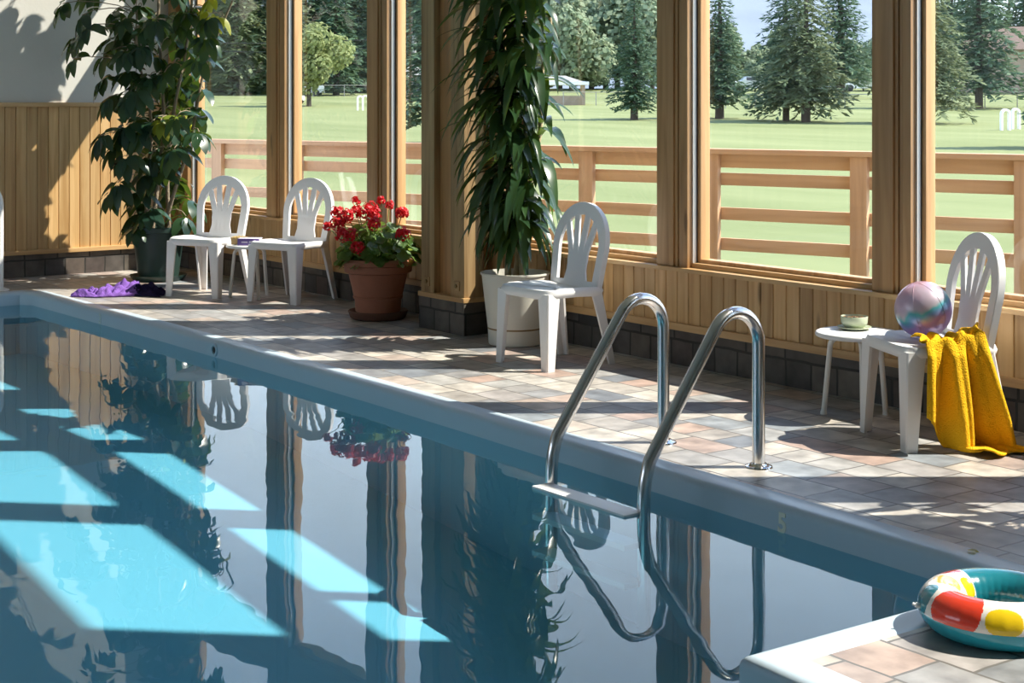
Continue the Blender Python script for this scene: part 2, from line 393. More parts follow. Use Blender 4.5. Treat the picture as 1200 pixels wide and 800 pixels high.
# ------------------------------------------------------------------ room shell
BW = .088
def boards(mb, a, b, z0, z1, axis, face, th=.02):
    """tongue and groove boards; axis 'X': run along x at y=face looking -y; axis 'Y': run along y at x=face looking +x"""
    n0 = math.floor(a/BW); x = n0*BW; shift = -face if axis == 'Y' else -face
    # keep board joints in step with the material's board tones (x + y is the running coordinate)
    k = math.floor((a+face)/BW)
    while True:
        p, q = k*BW - face, (k+1)*BW - face; k += 1
        p2, q2 = max(p, a), min(q, b)
        if p >= b: break
        if q2-p2 < .004: continue
        g = .007
        prof = [(p2, g), (p2+g*.7, 0), (q2-g*.7, 0), (q2, g)]
        if axis == 'X': P = lambda s_, d_, z: (s_, face+d_, z)
        else: P = lambda s_, d_, z: (face-d_, s_, z)
        for (s0, d0), (s1, d1) in zip(prof, prof[1:]):
            mb.quad([P(s0, d0, z0), P(s1, d1, z0), P(s1, d1, z1), P(s0, d0, z1)])
POSTS = [(-10.80, -10.53), (-9.33, -9.085), (-6.345, -6.115), (-4.862, -4.645)]   # the slim window posts (left, right edge)
COLX = (-8.25, -7.78)
HEAD = 2.48
# window wall, below the sill
mb = MB(); boards(mb, -12.5, 4, .215, .52, 'X', 5.715); mb.box((-12.6, 5.74, 0), (4, 5.86, .52))
struct('wall_back', mb, M['board'], smooth=False)
mb = MB(); mb.box((-12.6, 5.73, 0), (4, 5.745, .205)); struct('baseboard_back', mb, M['base'], smooth=False)
mb = MB(); mb.box((-12.5, 5.69, .19), (4, 5.735, .228), bev=.004); mb.box((-12.5, 5.64, .508), (4, 5.80, .531), bev=.005)
mb.box((-12.5, 5.70, .531), (4, 5.79, .556), bev=.004); struct('trim_1', mb, M['boardx'])
# left end wall: wainscot below, plaster above
mb = MB(); boards(mb, -6, 5.72, .20, 1.37, 'Y', -12.5); struct('wall_left_lower', mb, M['board'], smooth=False)
bpy.data.objects['wall_left_lower'].name = 'wall_left'
mb = MB(); mb.box((-12.62, -6, 1.36), (-12.515, 5.9, 5.3)); mb.box((-12.62, -6, 0), (-12.51, 5.9, 1.36)); struct('wall_left', mb, M['plaster'], smooth=False)
mb = MB(); mb.box((-12.52, -6, 1.365), (-12.475, 5.72, 1.40), bev=.005); mb.box((-12.52, -6, .18), (-12.47, 5.72, .215), bev=.004); struct('trim_2', mb, M['boardy'])
mb = MB(); mb.box((-12.515, -6, 0), (-12.495, 5.73, .19)); struct('baseboard_left', mb, M['base'], smooth=False)
# corner post
mb = MB(); mb.box((-12.5, 5.62, .53), (-12.36, 5.80, 5.25), bev=.006); mb.box((-12.34, 5.66, .53), (-12.2, 5.80, 5.25), bev=.006); struct('trim_3', mb, M['frame'])
# slim posts with moulded stops
for i, (a, b) in enumerate(POSTS):
    mb = MB(); w = b-a
    mb.box((a, 5.66, .531), (a+w*.57, 5.80, 5.25), bev=.005)
    mb.box((a+w*.57, 5.672, .531), (a+w*.66, 5.80, 5.25), bev=.004)
    mb.box((a+w*.69, 5.676, .531), (a+w*.76, 5.80, 5.25), bev=.003)
    mb.box((a+w*.78, 5.67, .531), (b, 5.80, 5.25), bev=.004)
    mb.box((a+w*.5, 5.69, .531), (a+w*.9, 5.79, 5.25))
    struct('trim_%d' % (4+i), mb, M['frame'])
# beams over the windows and the wall above
mb = MB()
for z0, z1 in ((HEAD, 2.84), (3.36, 3.66), (5.12, 5.3)): mb.box((-12.5, 5.70, z0), (-2.7 if z0 < 4 else 4, 5.77, z1), bev=.005)
struct('trim_8', mb, M['frameX'])
mb = MB(); mb.box((-3.66, 5.70, 2.84), (-3.59, 5.78, 3.36), bev=.003); struct('trim_9', mb, M['frame'])
mb = MB(); mb.box((-1.65, 5.60, 0), (4, 5.8, 3.0)); mb.box((-2.72, 5.66, HEAD+.02), (-1.65, 5.8, 5.3)); mb.box((.6, 5.66, 3.0), (4, 5.8, 5.3)); struct('wall_back', mb, M['plaster'], smooth=False)
mb = MB(); mb.box((-12.7, -7, 5.3), (6, 6.2, 5.4)); struct('ceiling', mb, M['ceil'], smooth=False)
mb = MB(); mb.box((-12.6, -6.2, -1.2), (5, -6.03, .9)); mb.box((-12.6, -6.2, 2.8), (5, -6.03, 5.3))
mb.box((-5.8, -6.2, .9), (5, -6.03, 2.8))
for x_ in (-12.6, -9.2): mb.box((x_, -6.2, .9), (x_+.5, -6.03, 2.8))  # unseen wall; its openings are added to let in sky fill
struct('wall_front', mb, M['plaster'], smooth=False)
mb = MB(); mb.box((4.0, -6.2, -1.2), (4.2, 5.9, 5.3)); struct('wall_right', mb, M['plaster'], smooth=False)
# windows: openings between posts, three rows
OPEN = [(-12.2, -10.80), (-10.53, -9.33), (-9.085, -8.28), (-7.66, -6.345), (-6.115, -4.862), (-4.645, -3.03), (-2.70, -1.65), (-1.65, .6)]
k = 0
for r_i, (zz0, z1) in enumerate(((.556, HEAD), (2.84, 3.36), (3.66, 5.12))):
    for a, b in OPEN:
        k += 1
        if ((a, b) == (-1.65, .6) and r_i < 2) or ((a, b) == (-2.70, -1.65) and r_i > 0): k -= 1; continue
        z0 = 3.0 if (a, b) == (-1.65, .6) else zz0
        t = thing('window_%d' % k, None, None, ((a+b)/2, 5.76, z0)); t['kind'] = 'structure'
        ox, oy, oz = t.location
        def loc(x0, y0, z0_, x1, y1, z1_): return (x0-ox, y0-oy, z0_-oz), (x1-ox, y1-oy, z1_-oz)
        mb = MB()
        mb.box(*loc(a, 5.735, z0, a+.034, 5.80, z1), bev=.003); mb.box(*loc(b-.03, 5.735, z0, b, 5.80, z1), bev=.003)
        mb.box(*loc(a+.03, 5.735, z0, b-.03, 5.80, z0+.02), bev=.003); mb.box(*loc(a+.03, 5.735, z1-.03, b-.03, 5.80, z1), bev=.003)
        mb.build('frame', M['jamb'], t)
        if r_i == 0:
            mb = MB(); mb.box(*loc(a, 5.702, z0, a+.012, 5.722, z1)); tag(mb.build('seal', M['gasketw'], t), 'white seal strip')
            mb = MB(); mb.box(*loc(a, 5.722, z0, a+.010, 5.735, z1)); tag(mb.build('gasket', M['gasketd'], t), 'dark gasket strip')
        mb = MB(); mb.box(*loc(a+.02, 5.765, z0+.01, b-.02, 5.769, z1-.02)); mb.build('pane', M['glass'], t, smooth=False)

# ------------------------------------------------------------------ timber columns
def column(x0, x1, label, yf=5.40):
    t = thing('timber_column', label, 'column', ((x0+x1)/2, 5.56, 0)); ox, oy = t.location.x, t.location.y
    def L(x, y, z): return (x-ox, y-oy, z)
    w = .145
    for (a, b) in ((x0, x0+w), (x1-w, x1)):
        mb = MB(); mb.box(L(a, yf, .225), L(b, yf+.145, 5.29), bev=.006); mb.build('post', M['post'], t)
    for (a, b) in ((x0, x0+w), (x1-w, x1+.10)):
        mb = MB(); mb.box(L(a, max(5.615, yf+.15), .225), L(b, 5.80, 5.29), bev=.006); mb.build('post', M['frame'], t)
    mb = MB(); mb.box(L(x0+.06, yf+.045, .225), L(x1-.06, 5.70, 5.29), bev=.003); mb.build('infill_plank', M['plank'], t)
    mb = MB(); mb.box(L(x0-.015, yf-.015, .197), L(x1+.015, 5.74, .226), bev=.004); mb.build('sole_plate', M['boardx'], t)
    mb = MB(); mb.box(L(x0-.01, yf-.01, 0), L(x1+.01, 5.74, .199), bev=.004); mb.build('stone_plinth', M['base'], t)
    for xx in (x0+w/2, x1-w/2):
        mb = MB(); mb.box(L(xx-.028, yf-.008, .265), L(xx+.028, yf+.002, .321), bev=.003)
        b = mb.build('washer_plate', M['post'], t)
        mb = MB(); mb.tube([L(xx, yf-.006, .293), L(xx, yf-.018, .293)], .012, 6); tag(mb.build('bolt', M['brown'], b), 'dark bolt head')
    return t
column(COLX[0], COLX[1], 'timber column of paired rough posts on a stone plinth between the potted plants')
column(-3.05, -2.80, 'timber column at the right end of the window wall', 5.50)

# ------------------------------------------------------------------ pool ladder
def arch(y0, y1, ztop, zlow):
    """rail in the y-z plane: post at y0, over the top, sloping to y1, then down"""
    pts = [(y0, 0.0), (y0, ztop-.17)]
    cy, cz, rr = y0-.125, ztop-.125, .125
    for a in range(0, 141, 10): pts.append((cy+rr*math.cos(R(a)), cz+rr*math.sin(R(a))))
    ex, ez = pts[-1]; tx, tz = -math.sin(R(140)), math.cos(R(140))
    # straight run to the bend
    bz = .10; n_ = 6
    yb = y1+.03
    for i in range(1, n_+1):
        pts.append((ex+(yb-ex)*i/n_, ez+(bz-ez)*i/n_))
    for i, (dy, dz) in enumerate(((.018, .068), (.008, .03), (.002, -.01))): pts.append((y1+dy, dz))
    pts += [(y1, -.05), (y1, -.30), (y1, zlow)]
    return pts
lad = thing('pool_ladder', 'stainless steel pool ladder with two arched handrails at the pool edge', 'ladder', (-4.585, 4.37, 0))
for x in (-.272, .272):
    mb = MB(); mb.tube([(x, y-4.37, z) for y, z in arch(4.37, 3.785, .602, -.5)], .0245, 16); r_ = mb.build('handrail', M['steel'], lad, angle=60)
    mb = MB(); mb.lathe([(0, .016), (.032, .016), (.036, .012), (.052, .006), (.055, .0), (0, 0)], 28, c=(x, 0, 0)); mb.build('flange', M['steel2'], r_)
for z in (-.082, -.19, -.33):
    mb = MB(); mb.box((-.28, -.675, z-.022), (.27, -.585, z), bev=.004); tag(mb.build('tread', M['white'], lad), 'white plastic tread')
rail = thing('handrail', 'white pole handrail at the far left corner of the pool', 'handrail', (-11.74, 3.93, 0))
mb = MB(); pts = [(0, 0, 0), (0, 0, .6)]
for a in range(0, 141, 10): pts.append((0, -.16+.16*math.cos(R(a)), .64+.16*math.sin(R(a))))
pts += [(.1, -.75, .1), (.25, -.8, .02)]
mb.tube(pts, .031, 16); mb.build('rail', M['whitemetal'], rail)
mb = MB(); mb.lathe([(0, .02), (.04, .02), (.07, .008), (.072, 0), (0, 0)], 24); mb.build('flange', M['whitemetal'], rail)

# depth marks and wall fitting on the coping
def text_mesh(name, s, size, loc, m, parent=None, ext=.0015):
    c = bpy.data.curves.new(name, 'FONT'); c.body = s; c.size = size; c.extrude = ext; c.offset = .0032; c.align_x = 'CENTER'
    to = bpy.data.objects.new(name+'_t', c); COL.objects.link(to)
    me = bpy.data.meshes.new_from_object(to.evaluated_get(bpy.context.evaluated_depsgraph_get()))
    bpy.data.objects.remove(to); bpy.data.curves.remove(c); me.name = name
    me.materials.clear(); me.materials.append(m)
    o = bpy.data.objects.new(name, me); COL.objects.link(o); o.location = loc; o.rotation_euler = (R(90), 0, 0); o.parent = parent
    return o
M['cream'] = plain('cream_paint', (.90, .87, .74), .7)
o = text_mesh('depth_number', '5', .095, (-3.842, 4.0075, -.090), M['cream']); tag(o, 'cream numeral 5 painted on the pool edge', 'depth marking')
o.scale = (.9, 1, 1); o.rotation_euler = (R(90), 0, R(-2))
o = text_mesh('depth_number', '3', .095, (-10.17, 4.083, -.085), plain('faded_paint', (.60, .68, .68), .7)); tag(o, 'faded numeral 3 on the far pool edge', 'depth marking')
ft = thing('wall_fitting', 'small round dark-centred fitting in the pool wall above the water', 'pool fitting', (-8.46, 4.098, -.048))
mb = MB(); mb.lathe([(.022, .0), (.024, .010), (.036, .010), (.040, 0), (.040, -.006)], 28); q = mb.build('ring', M['coping'], ft); q.rotation_euler = (R(90), 0, 0)
mb = MB(); mb.lathe([(0, .002), (.022, .002), (.023, -.006)], 28); q = mb.build('hole', M['black'], ft); q.rotation_euler = (R(90), 0, 0)

# ------------------------------------------------------------------ white plastic chairs
def make_chair():
    t = thing('plastic_chair', 'x', 'chair')
    # seat: rounded square with turned-down rim
    mb = MB(); N = 48
    def ring(sx_, sy_, z, cy=0):
        out = []
        for k_ in range(N):
            a = 2*PI*k_/N; c, s = math.cos(a), math.sin(a); e_ = .36
            x = sx_*abs(c)**e_*(1 if c >= 0 else -1); y = sy_*abs(s)**e_*(1 if s >= 0 else -1)
            x *= 1 - .06*(y/sy_)            # a little narrower at the back
            dz = -.012*(y/sy_ > .2)*(y/sy_) + (.006 if y < -sy_*.7 else 0)*-1
            out.append(mb.bm.verts.new((x, y+cy, z+dz)))
        return out
    rings = [ring(.205, .205, .375), ring(.215, .215, .380), ring(.222, .222, .405), ring(.214, .214, .425), ring(.19, .19, .424), ring(.10, .10, .414), ring(.02, .02, .412)]
    for a, b in zip(rings, rings[1:]):
        for k_ in range(N): mb.bm.faces.new((a[k_], a[(k_+1) % N], b[(k_+1) % N], b[k_]))
    mb.bm.faces.new(rings[-1])
    inner = ring(.20, .20, .40); 
    for k_ in range(N): mb.bm.faces.new((rings[0][(k_+1) % N], rings[0][k_], inner[k_], inner[(k_+1) % N]))
    mb.bm.faces.new(inner[::-1])
    mb.build('seat', M['white'], t, angle=50)
    # legs: tapered angle-section legs
    def leg(top, bot, wt, wb, sx_, sy_):
        m_ = MB(); top, bot = Vector(top), Vector(bot); th = .013
        rows_ = []
        for i in range(9):
            t_ = i/8; c = top.lerp(bot, t_); w = wt + (wb-wt)*t_**.8; x, y = c.x, c.y; u_, v_ = -sx_, -sy_
            P = [(x+u_*.006, y), (x+u_*w, y), (x+u_*w, y+v_*th), (x+u_*th, y+v_*th), (x+u_*th, y+v_*w), (x, y+v_*w), (x, y+v_*.006)]
            rows_.append([m_.bm.verts.new((px, py, c.z)) for px, py in P])
        n_ = len(rows_[0])
        for a, b in zip(rows_, rows_[1:]):
            for k_ in range(n_): m_.bm.faces.new((a[k_], a[(k_+1) % n_], b[(k_+1) % n_], b[k_]))
        m_.bm.faces.new(rows_[0]); m_.bm.faces.new(rows_[-1][::-1])
        return m_
    for s in (-1, 1):
        leg((s*.218, -.212, .40), (s*.224, -.220, 0), .085, .05, s, -1).build('leg', M['white'], t)
    for s in (-1, 1):
        leg((s*.196, .180, .40), (s*.222, .255, 0), .075, .045, s, 1).build('leg', M['white'], t)
    # back: hoop and fanned slats
    yb = lambda z: .150 + (z-.40)*.17
    tilt = Vector((0, .17, 1)).normalized(); nb = Vector((0, -1, .17)).normalized()
    mb = MB(); hp = []; hs = []
    W0 = lambda z: .172 + .020*min(1, (z-.40)/.22)
    for i in range(9):
        z = .385 + (.61-.385)*i/8; hp.append((-W0(z), z))
    for i in range(1, 25):
        a = PI - PI*i/24; hp.append((.192*math.cos(a), .61 + .212*math.sin(a)**.92 if math.sin(a) > 0 else .61))
    for i in range(1, 9):
        z = .61 - (.61-.385)*i/8; hp.append((W0(z), z))
    P3 = [Vector((x, yb(z), z)) for x, z in hp]
    for i, p_ in enumerate(P3):
        d = (P3[min(i+1, len(P3)-1)] - P3[max(i-1, 0)]).normalized(); hs.append(tuple(d.cross(nb).normalized()))
    wd = [.052 if z < .63 else .052 + .016*min(1, (z-.63)/.2) for x, z in hp]
    mb.ribbon([p_ for p_ in P3], wd, hs, tuple(nb), .020)
    # rim flange behind the hoop
    mb.ribbon([p_ + Vector(hs[i])*(-wd[i]/2+.004) - nb*.008 for i, p_ in enumerate(P3)], .010, hs, tuple(nb), .030)
    # four slats: side by side low down, fanning out to the hoop
    for j in range(4):
        c = j-1.5; pts, ws = [], []
        for i in range(15):
            z = .405 + (.805-.405)*i/14; q = (z-.405)/.40
            spread = .051 - .0138*math.sin(PI*min(1, q/.50)) if q < .40 else .0372 + (q-.40)**1.1*.095
            x = c*spread
            wv = .049 if q < .2 else (.0405 if q < .45 else .041 - .002*(q-.45))
            if .03 < q < .14 and j in (1, 2): wv -= .004
            zz = z - (.012*(abs(c) > 1) if i == 14 else 0)
            if abs(c) > 1 and q > .9: zz = min(zz, .765)
            pts.append((x, yb(zz)-.002, zz)); ws.append(wv)
        mb.ribbon(pts, ws, (1, 0, 0), tuple(nb), .012)
    mb.ribbon([(-.092, yb(.40), .395), (-.09, yb(.425), .425), (-.088, yb(.435), .435)], [.0, .0, .0], (1, 0, 0), tuple(nb), .01) if False else None
    mb.ribbon([(x, yb(.415)-.004, .415) for x in (-.19, -.1, 0, .1, .19)], .045, tuple(tilt), tuple(nb), .014)
    mb.build('backrest', M['white'], t, angle=45)
    return t
GR = None
c1 = make_chair(); c1.location = (-10.585, 5.075, 0); c1.rotation_euler = (0, 0, R(31)); tag(c1, 'white plastic chair beside the dark green planter, left of the small table')
c2 = dup(c1); c2.location = (-9.93, 5.40, 0); c2.rotation_euler = (0, 0, R(22)); tag(c2, 'white plastic chair between the small table and the red geranium pot')
c3 = dup(c1); c3.location = (-6.69, 5.225, 0); c3.rotation_euler = (0, 0, R(1)); tag(c3, 'white plastic chair in front of the ivory planter and palm-like plant')
c4 = dup(c1); c4.location = (-4.235, 5.30, 0); c4.rotation_euler = (0, 0, R(-25)); tag(c4, 'white plastic chair holding the beach ball and yellow towel')
for c in (c1, c2, c3, c4): c['group'] = 'white plastic chairs by the windows'

# ------------------------------------------------------------------ round side tables
def make_table(r, h):
    t = thing('side_table', 'x', 'table')
    mb = MB(); mb.lathe([(0, h-.024), (r-.012, h-.024), (r-.002, h-.020), (r, h-.012), (r-.003, h-.003), (r-.010, h), (0, h)], 64); mb.build('tabletop', M['white'], t, angle=50)
    for q in range(3):
        a = R(200+120*q); c, s = math.cos(a), math.sin(a)
        rt, rb = r*.45, r*.86; pts = []
        pts.append((c*rt, s*rt, h-.035))
        for i in range(0, 91, 15):
            rr = rb-.075 + .045*math.sin(R(i)); pts.append((c*rr, s*rr, h-.035-.045*(1-math.cos(R(i)))))
        pts.append((c*rb, s*rb, .004))
        mb = MB(); mb.tube(pts, .0125, 12); lg = mb.build('leg', M['whitemetal'], t, angle=60)
        mb = MB(); mb.tube([(c*rb, s*rb, .014), (c*rb, s*rb, 0)], .0145, 12); mb.build('foot_cap', M['whitemetal'], lg)
    return t
t1 = make_table(.185, .385); t1.location = (-4.72, 5.40, 0); tag(t1, 'small round white table under the pale green bowl, beside the beach ball'); t1['group'] = 'small round white tables'
t2 = dup(t1); t2.location = (-10.22, 5.24, 0); t2.rotation_euler = (0, 0, R(30)); tag(t2, 'small round white table with book and snacks between two chairs')

# cup and saucer
M['celadon'] = plain('pale_green_glaze', (.50, .56, .40), .25, var=.06)
M['granola'] = plain('nut_brown_topping', (.42, .26, .13), .8, var=.6, vscale=70, bump=.8)
BWL = (-4.765, 5.43, .385)
bw = thing('bowl', 'pale green bowl with nutty topping on the right-hand round table', 'bowl', (BWL[0], BWL[1], BWL[2]+.0135))
mb = MB(); mb.lathe([(0, 0), (.035, 0), (.045, .006), (.058, .022), (.0605, .052), (.059, .054), (.056, .051), (.054, .025), (0, .018)], 48); mb.build('bowl_body', M['celadon'], bw, angle=50)
random.seed(3)
mb = MB(); mb.lathe([(0, .046), (.054, .044)], 40)
for i in range(46):
    a, rr = random.random()*2*PI, .048*math.sqrt(random.random()); s = random.uniform(.004, .009)
    b = bmesh.new(); bmesh.ops.create_icosphere(b, subdivisions=1, radius=s, matrix=Matrix.Translation((rr*math.cos(a), rr*math.sin(a), .046)) @ Matrix.Rotation(random.random()*6, 4, 'X') @ Matrix.Diagonal((1, .7, .6, 1))); mb.merge(b, random.choice((0, 0, 1)))
tag(mb.build('topping', [M['granola'], plain('dark_raisin', (.06, .03, .02), .6)], bw), kind='stuff')
sc_ = MB(); sc_.lathe([(0, 0), (.04, 0), (.066, .008), (.076, .013), (.075, .015), (.06, .011), (.04, .0065), (0, .0065)], 48)
q = sc_.build('saucer', M['celadon'], loc=(BWL[0], BWL[1], BWL[2])); tag(q, 'pale green saucer under the bowl on the right-hand table', 'saucer'); bw.location.z = BWL[2]+.0068

# book and snack bowl on the left table
M['lilac'] = plain('lilac_cover', (.72, .66, .78), .4); M['violet'] = plain('violet_spine', (.16, .10, .34), .4); M['paper'] = plain('cream_pages', (.78, .74, .62), .8)
bk = thing('book', 'thick purple-spined book lying on the round table between two chairs', 'book', (-10.15, 5.19, .385), R(53.5))
bk.rotation_euler = (0, 0, R(50))
mb = MB(); mb.box((-.078, -.055, 0), (.078, .055, .004), bev=.001); mb.box((-.078, -.055, .046), (.078, .055, .050), bev=.001); mb.build('cover', M['lilac'], bk)
mb = MB(); mb.box((-.078, -.057, 0), (.078, -.053, .050), bev=.001); mb.build('spine', M['violet'], bk)
mb = MB(); mb.box((-.05, -.0585, .021), (-.005, -.0565, .029)); mb.box((.005, -.0585, .018), (.03, -.0565, .033)); mb.box((.04, -.0585, .012), (.052, -.0565, .038)); tag(mb.build('spine_lettering', M['lilac'], bk), 'pale spine markings')
mb = MB(); mb.box((-.074, -.053, .004), (.074, .051, .046)); mb.build('pages', M['paper'], bk)
sb = thing('snack_bowl', 'tan square bowl of golden snacks behind the purple book', 'bowl', (-10.265, 5.16, .385), R(40))
M['tan'] = plain('tan_card', (.55, .36, .16), .7)
mb = MB(); prof = [(.040, 0), (.046, .050), (.043, .050), (.038, .006)]
rg = []
for hw, z in prof: rg.append([mb.bm.verts.new((x*hw, y*hw, z)) for x, y in ((-1, -1), (1, -1), (1, 1), (-1, 1))])
for a, b in zip(rg, rg[1:]):
    for q_ in range(4): mb.bm.faces.new((a[q_], a[(q_+1) % 4], b[(q_+1) % 4], b[q_]))
mb.bm.faces.new(rg[0][::-1]); mb.bm.faces.new(rg[-1]); mb.build('bowl_body', M['tan'], sb, smooth=False)
mb = MB()
for i in range(60):
    a, rr = random.random()*2*PI, .040*math.sqrt(random.random()); z = .045+.022*(1-rr/.045)*random.random()
    mb.leaf((rr*math.cos(a), rr*math.sin(a), z), (random.uniform(-1, 1), random.uniform(-1, 1), .4), (0, 0, 1), .022, .018, .8, .4, 2)
tag(mb.build('snacks', leafmat('golden_chips', (.62, .40, .12), (.80, .58, .24), .2), sb), kind='stuff')

# ------------------------------------------------------------------ beach ball
m, n, l, p = nmat('iridescent_vinyl'); M['ball'] = m
t_ = n.new('ShaderNodeTexCoord'); sp_ = n.new('ShaderNodeSeparateXYZ'); l.new(t_.outputs['Object'], sp_.inputs[0])
nz = n.new('ShaderNodeTexNoise'); nz.inputs['Scale'].default_value = 9; nz.inputs['Detail'].default_value = 2; l.new(t_.outputs['Object'], nz.inputs['Vector'])
hh = math_(n, l, 'ADD', math_(n, l, 'MULTIPLY', sp_.outputs[2], 3.9), math_(n, l, 'MULTIPLY', math_(n, l, 'SUBTRACT', nz.outputs['Fac'], .5), .45))
hh = math_(n, l, 'ADD', math_(n, l, 'MULTIPLY', sp_.outputs[0], -1.0), hh)
r_ = n.new('ShaderNodeValToRGB'); es = r_.color_ramp.elements
es[0].position = 0; es[0].color = (.62, .50, .52, 1); es[1].position = 1; es[1].color = (.88, .42, .50, 1)
for pos, c in ((.18, (.36, .28, .62)), (.34, (.45, .30, .62)), (.48, (.18, .36, .62)), (.56, (.10, .48, .52)), (.62, (.60, .55, .60)), (.76, (.78, .62, .74))):
    e = es.new(pos); e.color = (*c, 1)
l.new(math_(n, l, 'ADD', math_(n, l, 'MULTIPLY', hh, .9), .5), r_.inputs[0])
l.new(r_.outputs[0], p.inputs['Base Color']); p.inputs['Roughness'].default_value = .3; p.inputs['Metallic'].default_value = .2
p.inputs['Coat Weight'].default_value = .45; p.inputs['Coat Roughness'].default_value = .12
p.inputs['Thin Film Thickness'].default_value = 420; p.inputs['Thin Film IOR'].default_value = 1.5
tl = n.new('ShaderNodeBsdfTranslucent'); l.new(r_.outputs[0], tl.inputs[0]); ms_ = n.new('ShaderNodeMixShader'); ms_.inputs[0].default_value = .3
l.new(p.outputs[0], ms_.inputs[1]); l.new(tl.outputs[0], ms_.inputs[2]); l.new(ms_.outputs[0], n['Material Output'].inputs[0])
bl = thing('beach_ball', 'shiny iridescent pink and blue beach ball resting on the chair seat', 'ball', (-4.265, 5.285, .425+.114))
mb = MB(); b = bmesh.new(); bmesh.ops.create_uvsphere(b, u_segments=64, v_segments=40, radius=.117); mb.merge(b); mb.build('ball_body', M['ball'], bl, angle=80)
mb = MB()
for kx in range(6):
    pts = [(.1172*math.sin(R(a))*math.cos(kx*PI/3+.4), .1172*math.sin(R(a))*math.sin(kx*PI/3+.4), .1172*math.cos(R(a))) for a in range(8, 173, 6)]
    mb.tube(pts, .0011, 6)
mb.build('seam', M['ball'], bl)
bl.rotation_euler = (R(12), R(-14), R(30))

# ------------------------------------------------------------------ yellow towel over the chair
def yellow_towel():
    mb = MB(); NS, NT = 90, 110
    rz = R(-25); cx, cy = -4.235, 5.30; ca, sa = math.cos(rz), math.sin(rz)
    grid = []
    for i in range(NS+1):
        s = i/NS; row = []                   # s: front -> rear along the chair's right side
        y0 = -.135 + .25*s
        fold = math.sin(s*PI*4.6+.9) + .35*math.sin(s*PI*11+.3)
        q = max(0, min(1, (s-.05)/.5)); q = q*q*(3-2*q)
        total = .12 + .285 + .02*math.sin(s*20) + .27*q       # seat + drop; the rear reaches the floor and trails
        for j in range(NT+1):
            d = total*j/NT
            if d < .12:                      # gathered on the seat
                x = .095 + d + .012*math.sin(s*13); z = .430 + .016*abs(math.sin(s*10+1)) + .010*math.sin(s*23+d*30)
                if s > .55: z += .06*((s-.55)/.45)*(1-abs(d-.07)/.12)
                y = y0 + .02*math.sin(d*40)
            else:
                h = d-.12; a = min(1, h/.05); k = h/.42
                amp = .012 + .030*min(1, h/.30)
                x = .220 + .020*a + amp*fold*a
                z = .436 + .016*abs(math.sin(s*10+1))*(1-a) - h
                if s > .55: z += .06*((s-.55)/.45)*(1-.05/.12)*(1-a)
                y = y0 + .015*math.sin(s*14+h*5)*k + .16*k*(s-.25)
                floor = .010 + .006*(fold+1.3)
                if z < floor:
                    ov = floor - z; z = floor + .010*math.sin(ov*45+s*9)*min(1, ov*8); x += ov*1.0; y += ov*.45
            row.append(mb.bm.verts.new((cx + x*ca - y*sa, cy + x*sa + y*ca, max(z, .006))))
        grid.append(row)
    for i in range(NS):
        for j in range(NT): mb.bm.faces.new((grid[i][j], grid[i+1][j], grid[i+1][j+1], grid[i][j+1]))
    o = mb.build('beach_towel', M['yellow'], angle=80)
    md = o.modifiers.new('solid', 'SOLIDIFY'); md.thickness = .007; md.offset = 1
    tag(o, 'bright yellow terry towel hanging off the chair to the floor', 'towel')
yellow_towel()

# purple towel on the floor
mb = MB(); NX, NY = 90, 46; grid = []
random.seed(8)
for i in range(NX+1):
    row = []
    for j in range(NY+1):
        u_, v_ = i/NX*2-1, j/NY*2-1
        edge = 1 - max(abs(u_)**3, abs(v_)**3)
        rad = 1 + .18*mn.noise(Vector((u_*2, v_*2, 3)))
        x = u_*.36*rad; y = v_*.15*rad + .03*math.sin(u_*4)
        nn = abs(mn.noise(Vector((u_*3.2, v_*2.0, 1.7))))*.085 + abs(mn.noise(Vector((u_*7, v_*5, 4.1))))*.05
        hump = .035*math.exp(-((u_-.75)/.22)**2) + .050*math.exp(-((u_-.15)/.3)**2)
        z = .006 + max(0, edge)**.5*(nn + hump*(.5+.5*(v_+.3)))
        row.append(mb.bm.verts.new((x, y, z)))
    grid.append(row)
for i in range(NX):
    for j in range(NY):
        f = mb.bm.faces.new((grid[i][j], grid[i+1][j], grid[i+1][j+1], grid[i][j+1]))
        f.material_index = 1 if i > NX*.68 + 3*math.sin(j*.5) else 0  # end section takes the much darker terry
o = mb.build('crumpled_towel', [M['purple'], M['dark_purple']], angle=80, loc=(-10.93, 4.54, 0)); o.scale = (.9, .95, 1); o.rotation_euler = (0, 0, R(56))
md = o.modifiers.new('solid', 'SOLIDIFY'); md.thickness = .005; md.offset = -1
tag(o, 'crumpled purple towel with a darker end lying on the tiles near the pool corner', 'towel')

# a dry leaf on the pool edge
mb = MB(); mb.leaf((-.02, 0, .004), (1, .3, .25), (0, 0, 1), .05, .03, .9, .35, 5)
o = mb.build('fallen_leaf', leafmat('dry_yellow_leaf', (.60, .45, .05), (.70, .52, .08), .2), angle=180, fix=False, loc=(-3.085, 4.06, .004)); tag(o, 'small dry yellow leaf on the pool edge near the swim ring', 'leaf')
